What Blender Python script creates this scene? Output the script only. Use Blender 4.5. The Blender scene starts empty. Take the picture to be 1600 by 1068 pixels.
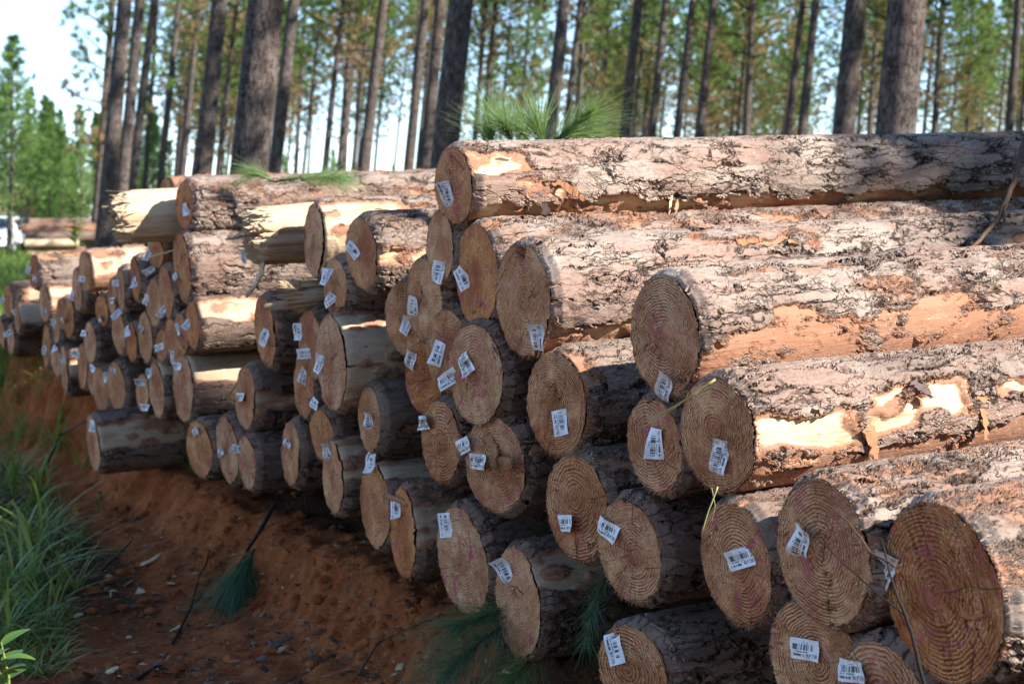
# Timber yard at the edge of a pine plantation: a pile of tagged logs on a red bank
SHADE = [(9.0, 6.7, 9.9), (9.6, 7.7, 10.4), (6.0, 3.3, 4.7)]      # young pines added out of view to shade the logs: metres sunward, across, height
SKYSTR = 0.125; SUNSTR = 5.0; EXPO = 1.52; FSTOP = 5.0
import bpy, math, random
import numpy as np
from mathutils import Vector, Matrix
R_ = math.radians
F = 2500.0; CX = 800.0; HY = 340.0; EYE = 1.8
scene = bpy.context.scene
COL = scene.collection
random.seed(7)
rng = np.random.default_rng(11)

# ------------------------------------------------------------------ basics
def P(x, y, Y):
    return Vector(((x - CX) / F * Y, Y, EYE + (HY - y) / F * Y))

def tag(o, label=None, cat=None, group=None, kind=None):
    if label: o['label'] = label
    if cat: o['category'] = cat
    if group: o['group'] = group
    if kind: o['kind'] = kind
    return o

def empty(name, loc=(0, 0, 0), rot=(0, 0, 0)):
    o = bpy.data.objects.new(name, None); COL.objects.link(o)
    o.location = loc; o.rotation_euler = rot; o.empty_display_size = .1
    return o

def mesh_np(name, V, Fq=None, Ft=None, smooth=True):
    """mesh from numpy vertices, quads and triangles"""
    me = bpy.data.meshes.new(name)
    V = np.asarray(V, np.float32).reshape(-1, 3)
    nq = 0 if Fq is None else len(Fq); nt = 0 if Ft is None else len(Ft)
    idx = []
    if nq: idx.append(np.asarray(Fq, np.int32).ravel())
    if nt: idx.append(np.asarray(Ft, np.int32).ravel())
    idx = np.concatenate(idx)
    me.vertices.add(len(V)); me.vertices.foreach_set('co', V.ravel())
    me.loops.add(len(idx)); me.loops.foreach_set('vertex_index', idx)
    me.polygons.add(nq + nt)
    st = np.concatenate([np.arange(nq) * 4, nq * 4 + np.arange(nt) * 3]).astype(np.int32)
    me.polygons.foreach_set('loop_start', st)
    me.polygons.foreach_set('use_smooth', np.full(nq + nt, smooth, bool))
    me.update(calc_edges=True); me.validate()
    return me

def obj(name, me, mat=None, parent=None, loc=None):
    o = bpy.data.objects.new(name, me); COL.objects.link(o)
    if mat is not None and len(me.materials) == 0:
        for m in (mat if isinstance(mat, (list, tuple)) else [mat]): me.materials.append(m)
    if parent is not None: o.parent = parent
    if loc is not None: o.location = loc
    return o

class MB:
    """collects boxes, tubes and loose faces into one mesh"""
    def __init__(s): s.v = []; s.q = []; s.t = []
    def add(s, v, q=(), t=()):
        n = len(s.v); s.v += [tuple(p) for p in v]
        s.q += [tuple(i + n for i in f) for f in q]; s.t += [tuple(i + n for i in f) for f in t]
    def box(s, c, d, bev=0.0, taper=(1, 1)):
        x, y, z = c; a, b, h = d[0] / 2, d[1] / 2, d[2] / 2
        prof = []
        if bev:
            lay = [(-h, 1 - bev / min(a, b)), (-h + bev, 1), (h - bev, 1), (h, 1 - bev / min(a, b))]
        else: lay = [(-h, 1), (h, 1)]
        v = []
        for zz, k in lay:
            tt = (zz + h) / (2 * h); tx = 1 + (taper[0] - 1) * tt; ty = 1 + (taper[1] - 1) * tt
            A, B = a * tx * k, b * ty * k; e = min(bev, A * .9, B * .9) if bev else 0
            if bev: ring = [(-A + e, -B), (A - e, -B), (A, -B + e), (A, B - e), (A - e, B), (-A + e, B), (-A, B - e), (-A, -B + e)]
            else: ring = [(-A, -B), (A, -B), (A, B), (-A, B)]
            v += [(x + p, y + q, z + zz) for p, q in ring]
        m = 8 if bev else 4; q = []; t = []
        for j in range(len(lay) - 1):
            for i in range(m): q.append((j * m + i, j * m + (i + 1) % m, (j + 1) * m + (i + 1) % m, (j + 1) * m + i))
        top = (len(lay) - 1) * m
        if m == 4: q += [(3, 2, 1, 0), (top, top + 1, top + 2, top + 3)]
        else:
            for i in range(1, m - 1): t += [(0, i + 1, i), (top, top + i, top + i + 1)]
        s.add(v, q, t)
    def tube(s, pts, rad, n=7, cap=True):
        pts = [Vector(p) for p in pts]
        if not isinstance(rad, (list, tuple)): rad = [rad] * len(pts)
        v = []; q = []; t = []
        up = Vector((.31, .2, .93))
        for i, p in enumerate(pts):
            d = (pts[min(i + 1, len(pts) - 1)] - pts[max(i - 1, 0)]).normalized()
            a = d.cross(up)
            if a.length < .05: a = d.cross(Vector((1, 0, 0)))
            a.normalize(); b = d.cross(a)
            for k in range(n):
                th = 2 * math.pi * k / n
                v.append(p + (a * math.cos(th) + b * math.sin(th)) * rad[i])
        for i in range(len(pts) - 1):
            for k in range(n): q.append((i * n + k, i * n + (k + 1) % n, (i + 1) * n + (k + 1) % n, (i + 1) * n + k))
        if cap:
            e = (len(pts) - 1) * n
            for k in range(1, n - 1): t += [(0, k + 1, k), (e, e + k, e + k + 1)]
        s.add(v, q, t)
    def mesh(s, name, smooth=False):
        return mesh_np(name, np.array(s.v, np.float32), np.array(s.q, np.int32) if s.q else None, np.array(s.t, np.int32) if s.t else None, smooth)
    def build(s, name, mat, parent=None, smooth=False):
        return obj(name, s.mesh(name, smooth), mat, parent)

# ------------------------------------------------------------------ numpy noise
def _hash(i, j, k, s):
    h = (i.astype(np.int64) * 374761393 + j.astype(np.int64) * 668265263 + k.astype(np.int64) * 2147483647 + s * 974711) & 0xffffffff
    h = ((h ^ (h >> 13)) * 1274126177) & 0xffffffff
    h = ((h ^ (h >> 16)) * 2246822519) & 0xffffffff
    return ((h ^ (h >> 15)) & 0xffffff) / float(0xffffff)

def vnoise(p, s=0):
    p = np.asarray(p, float); f = np.floor(p); w = p - f; w = w * w * (3 - 2 * w); f = f.astype(np.int64)
    r = 0
    for a in (0, 1):
        for b in (0, 1):
            for c in (0, 1):
                wt = (w[..., 0] if a else 1 - w[..., 0]) * (w[..., 1] if b else 1 - w[..., 1]) * (w[..., 2] if c else 1 - w[..., 2])
                r = r + wt * _hash(f[..., 0] + a, f[..., 1] + b, f[..., 2] + c, s)
    return r

def fbm(p, s=0, o=3):
    r = 0; a = .5; t = 0; p = np.asarray(p, float)
    for i in range(o):
        r = r + a * vnoise(p * 2 ** i, s + i * 17); t += a; a *= .55
    return r / t

def sst(a, b, x):
    t = np.clip((x - a) / (b - a), 0, 1); return t * t * (3 - 2 * t)

# ------------------------------------------------------------------ node helpers
class NT:
    def __init__(s, name):
        s.m = bpy.data.materials.new(name); s.m.use_nodes = True
        s.t = s.m.node_tree; s.t.nodes.clear(); s.L = s.t.links
        s.out = s.t.nodes.new('ShaderNodeOutputMaterial')
    def n(s, typ, **kw):
        nd = s.t.nodes.new('ShaderNode' + typ)
        for k, v in kw.items(): setattr(nd, k, v)
        return nd
    def put(s, sock, v):
        if isinstance(v, bpy.types.NodeSocket): s.L.new(v, sock)
        elif v is not None:
            if isinstance(v, (tuple, list)) and len(v) == 3 and sock.type == 'RGBA': v = (*v, 1)
            sock.default_value = v
    def math(s, op, a, b=None, c=None, clamp=False):
        nd = s.n('Math', operation=op, use_clamp=clamp); s.put(nd.inputs[0], a)
        if b is not None: s.put(nd.inputs[1], b)
        if c is not None: s.put(nd.inputs[2], c)
        return nd.outputs[0]
    def vmath(s, op, a, b=None, scale=None):
        nd = s.n('VectorMath', operation=op); s.put(nd.inputs[0], a)
        if b is not None: s.put(nd.inputs[1], b)
        if scale is not None: s.put(nd.inputs['Scale'], scale)
        return nd.outputs['Value'] if op in ('LENGTH', 'DOT_PRODUCT', 'DISTANCE') else nd.outputs[0]
    def step(s, v, a, b, lo=0.0, hi=1.0):
        nd = s.n('MapRange', interpolation_type='SMOOTHSTEP'); s.put(nd.inputs[0], v)
        for i, x in enumerate((a, b, lo, hi)): s.put(nd.inputs[i + 1], x)
        return nd.outputs[0]
    def mix(s, f, a, b, blend='MIX'):
        nd = s.n('Mix', data_type='RGBA', blend_type=blend); s.put(nd.inputs[0], f); s.put(nd.inputs[6], a); s.put(nd.inputs[7], b)
        return nd.outputs[2]
    def mixf(s, f, a, b):
        nd = s.n('Mix', data_type='FLOAT'); s.put(nd.inputs[0], f); s.put(nd.inputs[2], a); s.put(nd.inputs[3], b)
        return nd.outputs[0]
    def noise(s, vec, scale, detail=3, rough=.55, dist=0.0, out=0):
        nd = s.n('TexNoise'); s.put(nd.inputs['Vector'], vec); s.put(nd.inputs['Scale'], scale)
        nd.inputs['Detail'].default_value = detail; nd.inputs['Roughness'].default_value = rough; nd.inputs['Distortion'].default_value = dist
        return nd.outputs[out]
    def voro(s, vec, scale, feature='F1', out='Distance', rnd=1.0):
        nd = s.n('TexVoronoi', feature=feature); s.put(nd.inputs['Vector'], vec); s.put(nd.inputs['Scale'], scale)
        nd.inputs['Randomness'].default_value = rnd
        return nd.outputs[out]
    def attr(s, name, typ='GEOMETRY', out='Fac'):
        nd = s.n('Attribute', attribute_type=typ, attribute_name=name); return nd.outputs[out]
    def coord(s, which='Object'): return s.n('TexCoord').outputs[which]
    def rand(s): return s.n('ObjectInfo').outputs['Random']
    def island(s): return s.n('NewGeometry').outputs['Random Per Island']
    def scale(s, vec, sc):
        nd = s.n('Mapping'); s.put(nd.inputs['Vector'], vec); nd.inputs['Scale'].default_value = sc; return nd.outputs[0]
    def offs(s, vec, k=37.0):
        """shift a texture space by a per-object random amount"""
        r = s.rand(); c = s.n('CombineXYZ'); s.put(c.inputs[0], s.math('MULTIPLY', r, k)); s.put(c.inputs[1], s.math('MULTIPLY', r, k * 2.3)); s.put(c.inputs[2], s.math('MULTIPLY', r, k * .7))
        return s.vmath('ADD', vec, c.outputs[0])
    def bsdf(s, col, rough=.9, spec=.25, normal=None, **kw):
        b = s.n('BsdfPrincipled'); s.put(b.inputs['Base Color'], col); s.put(b.inputs['Roughness'], rough); s.put(b.inputs['Specular IOR Level'], spec)
        for k, v in kw.items(): s.put(b.inputs[k.replace('_', ' ')], v)
        if normal is not None: s.L.new(normal, b.inputs['Normal'])
        return b.outputs[0]
    def bump(s, h, dist=.01, strength=1.0):
        b = s.n('Bump'); s.put(b.inputs['Height'], h); b.inputs['Distance'].default_value = dist; b.inputs['Strength'].default_value = strength
        return b.outputs[0]
    def surf(s, sh): s.L.new(sh, s.out.inputs['Surface']); return s.m
    def disp(s, h, scale=.01, mid=.0, method='BOTH'):
        d = s.n('Displacement'); s.put(d.inputs['Height'], h); d.inputs['Scale'].default_value = scale; d.inputs['Midlevel'].default_value = mid
        s.L.new(d.outputs[0], s.out.inputs['Displacement']); s.m.displacement_method = method

# ------------------------------------------------------------------ materials
def mat_bark():
    t = NT('pine_bark_log'); co = t.offs(t.coord())
    w = t.noise(co, 9, 4, .6, out=1); w2 = t.vmath('SCALE', t.vmath('SUBTRACT', w, (.5, .5, .5)), scale=.060)
    w3 = t.vmath('SCALE', t.vmath('SUBTRACT', t.noise(co, 48, 3, .6, out=1), (.5, .5, .5)), scale=.011)
    c = t.vmath('ADD', t.vmath('ADD', t.scale(co, (1, 1, .17)), w2), w3)
    fl = t.noise(t.scale(co, (1, 1, .45)), 70, 5, .7)
    edge = t.voro(c, 15, 'DISTANCE_TO_EDGE'); cell = t.voro(c, 15, 'F1', 'Color')
    cellv = t.n('SeparateColor'); t.put(cellv.inputs[0], cell)
    c2 = t.vmath('ADD', t.vmath('ADD', t.scale(co, (1, 1, .36)), w2), w3)
    edge2 = t.voro(c2, 46, 'DISTANCE_TO_EDGE'); cell2 = t.n('SeparateColor'); t.put(cell2.inputs[0], t.voro(c2, 46, 'F1', 'Color'))
    on = t.step(t.noise(co, 6.5, 3, .6), .44, .62)                  # fissures open only in places
    crack = t.math('MULTIPLY', t.step(edge, .0, t.math('ADD', .010, t.math('MULTIPLY', on, .085)), 1, 0), t.math('ADD', .30, t.math('MULTIPLY', on, .70)))
    crack2 = t.math('MULTIPLY', t.step(edge2, .0, .08, .55, 0), t.step(t.noise(co, 9, 3), .53, .64))
    cr = t.math('MAXIMUM', crack, crack2)
    big = t.noise(co, 3.2, 4); mid = t.noise(t.scale(co, (1, 1, .32)), 24, 5, .65)
    grey = t.mix(t.step(big, .34, .62), (.175, .124, .096), (.325, .252, .203))
    grey = t.mix(t.math('MULTIPLY', t.step(mid, .50, .72), .65), grey, (.10, .062, .046))
    grey = t.mix(t.math('MULTIPLY', cell2.outputs[0], .28), grey, (.37, .305, .262))
    red = t.step(t.math('ADD', t.noise(t.scale(co, (1, 1, .3)), 8, 5, .65), t.math('MULTIPLY', cellv.outputs[0], .16)), .53, .68)
    outer = t.mix(t.math('MULTIPLY', red, .78), grey, t.mix(fl, (.18, .095, .066), (.35, .24, .19)))
    outer = t.mix(t.math('MULTIPLY', t.step(fl, .58, .74), .45), outer, (.47, .40, .35))
    outer = t.mix(t.math('MULTIPLY', t.step(fl, .28, .46, 1, 0), .62), outer, (.065, .040, .032))
    lng = t.voro(t.vmath('ADD', t.vmath('ADD', t.scale(co, (1, 1, .10)), w2), w3), 19, 'DISTANCE_TO_EDGE')
    lngm = t.math('MULTIPLY', t.step(lng, .0, .05, 1, 0), t.step(t.noise(t.scale(co, (1, 1, .5)), 7, 3), .47, .57)); cr = t.math('MAXIMUM', cr, t.math('MULTIPLY', lngm, .9))
    outer = t.mix(cr, outer, (.030, .018, .014))
    damp_shade = t.attr('damp_shade', 'OBJECT')  # darkening by painted shade as well as wet bark
    outer = t.mix(damp_shade, outer, t.mix(t.step(mid, .3, .7), (.048, .028, .020), (.17, .105, .075)))
    fib = t.noise(t.scale(co, (1, 1, .045)), 90, 5, .65)
    rib = t.noise(t.scale(co, (1, 1, 5)), 30, 3)
    inner = t.mix(fib, (.22, .088, .048), (.42, .22, .13))
    inner = t.mix(t.math('MULTIPLY', t.step(mid, .46, .64), .45), inner, (.33, .195, .135))
    inner = t.mix(t.math('MULTIPLY', t.step(fl, .60, .72), .5), inner, (.50, .36, .27))
    inner = t.mix(t.math('MULTIPLY', t.step(fl, .28, .42, 1, 0), .5), inner, (.14, .06, .035))
    inner = t.mix(t.math('MULTIPLY', t.step(t.voro(c, 30, 'DISTANCE_TO_EDGE'), 0, .05, .85, 0), t.step(t.noise(co, 10, 3), .52, .64)), inner, (.07, .03, .018))
    cream = t.mix(fib, (.46, .31, .18), (.70, .55, .37))
    cream = t.mix(t.math('MULTIPLY', t.step(t.noise(t.scale(co, (1, 1, .22)), 22, 4, .65), .52, .68), .75), cream, (.42, .22, .10))
    cream = t.mix(t.math('MULTIPLY', t.step(fl, .57, .70), .75), cream, (.30, .155, .075))
    cream = t.mix(t.math('MULTIPLY', t.step(mid, .53, .66), .6), cream, (.52, .33, .18))
    cream = t.mix(t.math('MULTIPLY', damp_shade, .75), cream, t.mix(fib, (.22, .15, .10), (.46, .35, .245)))
    cream = t.mix(t.step(t.noise(t.scale(co, (2.2, 2.2, .8)), 17, 1), .72, .75), cream, (.09, .05, .03))
    pk = t.math('ADD', t.attr('peel'), t.math('ADD', t.math('MULTIPLY', t.math('SUBTRACT', t.noise(t.scale(co, (1, 1, .45)), 13, 6, .70), .5), 1.0), t.math('MULTIPLY', t.math('SUBTRACT', fl, .5), .28)))
    s1 = t.step(pk, .44, .58); s2 = t.step(pk, .70, .88)
    col = t.mix(s2, t.mix(s1, outer, inner), cream)
    rim = t.math('MULTIPLY', t.step(pk, .43, .48), t.step(pk, .48, .52, 1, 0))
    col = t.mix(t.math('MULTIPLY', t.math('MULTIPLY', rim, mid), .9), col, (.06, .03, .02))
    dust = t.math('MULTIPLY', t.step(t.voro(co, 95, 'F1'), .12, .2, 1, 0), t.step(t.noise(co, 5, 2), .52, .62))
    col = t.mix(t.math('MULTIPLY', dust, .8), col, (.74, .62, .48))
    dirt = t.step(t.noise(co, 2.1, 4), .54, .7)
    col = t.mix(t.math('MULTIPLY', dirt, .35), col, (.13, .085, .065))
    hb = t.math('ADD', t.math('MULTIPLY', cellv.outputs[1], .42), t.math('MULTIPLY', mid, .40))
    hb = t.math('ADD', hb, t.math('MULTIPLY', cell2.outputs[1], .22))
    rdg = t.noise(t.vmath('ADD', t.scale(co, (1, 1, .13)), w3), 26, 3, .6)
    hb = t.math('ADD', hb, t.math('MULTIPLY', fl, .38)); hb = t.math('ADD', hb, t.math('MULTIPLY', rdg, .55)); hb = t.math('ADD', hb, t.math('MULTIPLY', cr, -1.35)); hb = t.math('ADD', hb, .65)
    hi = t.math('ADD', .25, t.math('ADD', t.math('MULTIPLY', fib, .14), t.math('ADD', t.math('MULTIPLY', rib, .05), t.math('MULTIPLY', fl, .2))))
    hc = t.math('ADD', .05, t.math('ADD', t.math('MULTIPLY', fib, .30), t.math('MULTIPLY', mid, .50)))
    hgt = t.mixf(s2, t.mixf(s1, hb, hi), hc)
    hgt = t.math('MULTIPLY', hgt, t.step(t.attr('axial'), 0, .03, .25, 1))
    t.disp(hgt, .0145, .0)
    return t.surf(t.bsdf(col, t.mixf(s2, .93, .75), .2))

def mat_end():
    t = NT('sawn_end_grain'); raw = t.coord(); co = t.offs(raw)
    tone = t.attr('tone', 'OBJECT'); amp = t.attr('ringamp', 'OBJECT'); fr = t.attr('ringfreq', 'OBJECT')
    pith = t.attr('pith', 'OBJECT', 'Vector')
    sx = t.n('SeparateXYZ'); t.put(sx.inputs[0], t.vmath('SUBTRACT', raw, pith))
    cx = t.n('CombineXYZ'); t.put(cx.inputs[0], sx.outputs[0]); t.put(cx.inputs[1], sx.outputs[1])
    rad = t.vmath('LENGTH', cx.outputs[0])
    wob = t.math('MULTIPLY', t.math('SUBTRACT', t.noise(co, 9, 3), .5), .030)
    wob2 = t.math('MULTIPLY', t.math('SUBTRACT', t.noise(co, 60, 2), .5), .004)
    rr = t.math('ADD', rad, t.math('ADD', wob, wob2))
    # ring spacing: wide at the heart, tight towards the bark
    ph = t.math('MULTIPLY', t.math('ADD', rr, t.math('MULTIPLY', t.math('MULTIPLY', rr, rr), 1.3)), fr)
    fc = t.math('FRACT', ph); ringid = t.math('FLOOR', ph)
    wn = t.n('TexWhiteNoise', noise_dimensions='1D'); t.put(wn.inputs['W'], ringid)
    late = t.math('MULTIPLY', t.step(fc, .22, .74), t.step(fc, .88, 1.0, 1, 0))
    brk = t.step(t.noise(co, 13, 3), .28, .52)                       # rings fade out in places under saw fuzz
    rng_ = t.math('MULTIPLY', t.math('MULTIPLY', late, t.math('ADD', .60, t.math('MULTIPLY', wn.outputs['Value'], .40))), t.math('MULTIPLY', brk, amp))
    big = t.noise(co, 5.5, 4); fine = t.noise(co, 130, 3, .7)
    ang = t.n('VectorRotate', rotation_type='Z_AXIS'); t.put(ang.inputs['Vector'], co); t.put(ang.inputs['Angle'], t.math('MULTIPLY', t.rand(), 2.6))
    saw = t.noise(t.scale(ang.outputs[0], (3, 55, 3)), 2.2, 4, .65)
    pale = t.mix(t.step(big, .3, .7), (.52, .265, .13), (.80, .53, .31)); dark = t.mix(t.step(big, .3, .7), (.37, .105, .024), (.66, .265, .070))
    base = t.mix(tone, pale, dark)
    hue = t.math('MULTIPLY', t.step(t.math('FRACT', t.math('MULTIPLY', t.rand(), 7.3)), .35, .95), t.math('MULTIPLY', t.math('SUBTRACT', 1.0, tone), .75))
    base = t.mix(hue, base, t.mix(t.step(big, .35, .65), (.44, .20, .105), (.68, .42, .25)))
    late_c = t.mix(tone, (.20, .052, .020), (.13, .032, .010))
    col = t.mix(rng_, base, late_c)
    col = t.mix(t.math('MULTIPLY', t.step(saw, .52, .70), .34), col, (.66, .46, .28))
    col = t.mix(t.math('MULTIPLY', t.step(saw, .46, .30), .45), col, (.15, .052, .022))
    col = t.mix(t.math('MULTIPLY', t.step(fine, .56, .70), .6), col, (.70, .51, .32))
    col = t.mix(t.math('MULTIPLY', t.step(fine, .43, .30), .7), col, (.09, .042, .018))
    stn = t.math('MULTIPLY', t.step(t.noise(co, 5.2, 4), .50, .68), .45)
    col = t.mix(stn, col, (.29, .085, .036))
    m2 = t.noise(co, 38, 4, .7)
    col = t.mix(t.math('MULTIPLY', t.step(m2, .54, .68), .5), col, t.mix(tone, (.62, .42, .26), (.50, .26, .11)))
    col = t.mix(t.math('MULTIPLY', t.step(m2, .46, .32), .40), col, t.mix(tone, (.20, .085, .045), (.15, .045, .016)))
    heart = t.step(t.math('ADD', rad, t.math('MULTIPLY', t.math('SUBTRACT', big, .5), .08)), .075, .02)
    col = t.mix(t.math('MULTIPLY', heart, .45), col, (.30, .10, .045))
    pinkm = t.math('MULTIPLY', t.step(t.noise(t.scale(ang.outputs[0], (1.3, .5, 1)), 26, 5, .7, .9), .53, .61), t.step(t.noise(co, 6.3, 3), .38, .50))
    col = t.mix(t.math('MULTIPLY', pinkm, t.attr('pink', 'OBJECT')), col, (.42, .095, .125))
    cr = t.math('MULTIPLY', t.step(t.voro(t.scale(ang.outputs[0], (.5, 1.6, 1)), 7, 'DISTANCE_TO_EDGE'), 0, .012, 1, 0), t.step(t.noise(co, 8, 2), .54, .6))
    col = t.mix(cr, col, (.05, .022, .01))
    # drying checks run out from the heart
    at2 = t.math('ARCTAN2', sx.outputs[1], sx.outputs[0]); an = t.n('CombineXYZ'); t.put(an.inputs[0], t.math('MULTIPLY', at2, 2.4)); t.put(an.inputs[1], t.math('MULTIPLY', t.rand(), 50.0)); t.put(an.inputs[2], t.math('MULTIPLY', rad, 3.0))
    ck = t.math('MULTIPLY', t.step(t.voro(an.outputs[0], 1.0, 'DISTANCE_TO_EDGE'), 0, .030, 1, 0), t.step(t.noise(co, 7, 3), .50, .60))
    cr = t.math('MAXIMUM', cr, t.math('MULTIPLY', ck, .5)); col = t.mix(t.math('MULTIPLY', ck, .45), col, (.06, .026, .012))
    spk = t.math('MULTIPLY', t.step(t.voro(co, 120, 'F1'), .14, .22, 1, 0), t.step(t.noise(co, 11, 2), .52, .60))
    col = t.mix(t.math('MULTIPLY', spk, .85), col, (.80, .72, .60))
    ol = t.attr('rimdark', 'GEOMETRY')
    col = t.mix(ol, col, (.13, .07, .04))
    h = t.math('ADD', t.math('MULTIPLY', rng_, -.55), t.math('MULTIPLY', fine, .55)); h = t.math('ADD', h, t.math('MULTIPLY', saw, .9))
    h = t.math('ADD', h, t.math('ADD', t.math('MULTIPLY', spk, .6), t.math('MULTIPLY', m2, .6))); h = t.math('ADD', h, t.math('MULTIPLY', cr, -.9))
    t.disp(h, .0080, .3)
    return t.surf(t.bsdf(col, .95, .1))

def mat_torn():
    t = NT('torn_pale_wood'); co = t.offs(t.coord())
    fib = t.noise(t.scale(co, (1, 1, .06)), 70, 4, .65); b = t.noise(co, 6, 3)
    col = t.mix(fib, (.34, .22, .12), (.70, .55, .37)); col = t.mix(t.math('MULTIPLY', t.step(b, .55, .7), .5), col, (.40, .22, .1))
    return t.surf(t.bsdf(col, .85, .2, t.bump(fib, .006)))

def mat_tag():
    t = NT('barcode_paper'); uv = t.attr('tuv', out='Vector'); s = t.n('SeparateXYZ'); t.put(s.inputs[0], uv); u, v = s.outputs[0], s.outputs[1]
    def band(x, a, b): return t.math('MULTIPLY', t.math('GREATER_THAN', x, a), t.math('LESS_THAN', x, b))
    def cells(freq, seed, thr):
        w = t.n('TexWhiteNoise', noise_dimensions='2D'); c = t.n('CombineXYZ'); t.put(c.inputs[0], t.math('FLOOR', t.math('MULTIPLY', u, freq))); t.put(c.inputs[1], t.math('ADD', t.math('MULTIPLY', t.rand(), 91.0), seed)); t.put(w.inputs['Vector'], c.outputs[0])
        return t.math('GREATER_THAN', w.outputs['Value'], thr)
    bars = t.math('MULTIPLY', t.math('MULTIPLY', cells(46, 1, .42), band(v, .46, .74)), band(u, .09, .80))
    l1 = t.math('MULTIPLY', t.math('MULTIPLY', cells(38, 2, .35), band(v, .36, .405)), band(u, .14, .62))
    l3 = t.math('MULTIPLY', t.math('MULTIPLY', cells(30, 3, .35), band(v, .79, .825)), band(u, .40, .62))
    l2 = t.math('MULTIPLY', t.math('MULTIPLY', cells(34, 4, .2), band(v, .16, .27)), band(u, .09, .50))
    ink = t.math('MAXIMUM', t.math('MAXIMUM', bars, l1), t.math('MAXIMUM', l2, l3))
    smudge = t.noise(t.coord(), 60, 3)
    paper = t.mix(t.step(smudge, .45, .75), (.80, .81, .84), (.66, .66, .68))
    rnd = t.math('FRACT', t.math('MULTIPLY', t.rand(), 13.7)); paper = t.mix(t.math('MULTIPLY', t.step(rnd, .45, 1.0), t.step(smudge, .38, .62)), paper, (.42, .36, .30))
    col = t.mix(t.math('MULTIPLY', ink, .9), paper, (.03, .03, .035))
    return t.surf(t.bsdf(col, .55, .3))

def mat_simple(name, col, rough=.6, spec=.3, var=.0, sc=20, **kw):
    t = NT(name); c = col
    if var:
        n = t.noise(t.offs(t.coord()), sc, 4); c = t.mix(n, tuple(x * (1 - var) for x in col), tuple(min(1, x * (1 + var)) for x in col))
    return t.surf(t.bsdf(c, rough, spec, **kw))

def mat_leaf(name, c0, c1, trans=.35, rough=.55, c2=None, obvar=0.0):
    t = NT(name); r = t.island(); col = t.mix(r, c0, c1)
    if c2: col = t.mix(t.step(t.noise(t.coord(), 1.1, 2), .52, .66), col, c2)
    if obvar: col = t.mix(t.math('MULTIPLY', t.rand(), obvar), col, tuple(x * .45 for x in c0))
    d = t.bsdf(col, rough, .3); tr = t.n('BsdfTranslucent'); t.put(tr.inputs[0], t.mix(.5, col, (.30, .42, .05)))
    m = t.n('MixShader'); m.inputs[0].default_value = trans; t.L.new(d, m.inputs[1]); t.L.new(tr.outputs[0], m.inputs[2])
    return t.surf(m.outputs[0])

def mat_trunk():
    t = NT('standing_pine_bark'); co = t.offs(t.coord())
    w = t.vmath('SCALE', t.vmath('SUBTRACT', t.noise(co, 9, 4, .65, out=1), (.5, .5, .5)), scale=.16)
    c = t.vmath('ADD', t.scale(co, (1, 1, .16)), w)
    e = t.voro(c, 27, 'DISTANCE_TO_EDGE'); n = t.noise(t.scale(co, (1, 1, .25)), 34, 5, .7); b = t.noise(t.scale(co, (1, 1, .25)), 2.6, 4)
    col = t.mix(t.step(n, .3, .7), (.046, .037, .035), (.185, .152, .137)); col = t.mix(t.math('MULTIPLY', t.step(b, .45, .7), .7), col, t.mix(n, (.08, .055, .045), (.23, .165, .13)))
    cr = t.math('MULTIPLY', t.step(e, 0, .12, 1, 0), t.step(t.noise(co, 8, 3), .38, .62)); col = t.mix(t.math('MULTIPLY', cr, .8), col, (.03, .02, .018))
    h = t.math('ADD', t.math('MULTIPLY', cr, -1), t.math('MULTIPLY', n, .8))
    return t.surf(t.bsdf(col, .95, .1, t.bump(h, .03)))

def mat_soil():
    t = NT('red_soil'); co = t.coord('Generated'); co = t.n('NewGeometry').outputs['Position']
    a = t.noise(co, 1.3, 4); b = t.noise(co, 9, 6, .7); c = t.noise(co, 55, 5, .75)
    red = t.mix(t.step(b, .3, .7), (.48, .115, .036), (.82, .27, .095))
    hum = t.mix(c, (.06, .033, .022), (.24, .115, .06))
    lit = t.attr('litter'); k = t.math('ADD', lit, t.math('MULTIPLY', t.math('SUBTRACT', b, .5), .9))
    col = t.mix(t.step(k, .38, .62), red, hum)
    col = t.mix(t.math('MULTIPLY', t.step(c, .56, .70), .40), col, (.55, .29, .15))
    col = t.mix(t.math('MULTIPLY', t.step(c, .45, .32), .55), col, (.09, .036, .02))
    col = t.mix(t.math('MULTIPLY', t.step(t.voro(co, 60, 'F1'), .1, .17, 1, 0), t.step(t.noise(co, 7, 2), .55, .63)), col, (.55, .42, .28))
    grs = t.attr('grassy'); gk = t.step(t.math('ADD', grs, t.math('MULTIPLY', t.math('SUBTRACT', a, .5), .5)), .45, .6)
    col = t.mix(gk, col, t.mix(b, (.05, .075, .018), (.17, .19, .06)))
    h = t.math('ADD', t.math('MULTIPLY', b, .8), t.math('MULTIPLY', c, .8))
    return t.surf(t.bsdf(col, .97, .08, t.bump(h, .08)))

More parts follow.
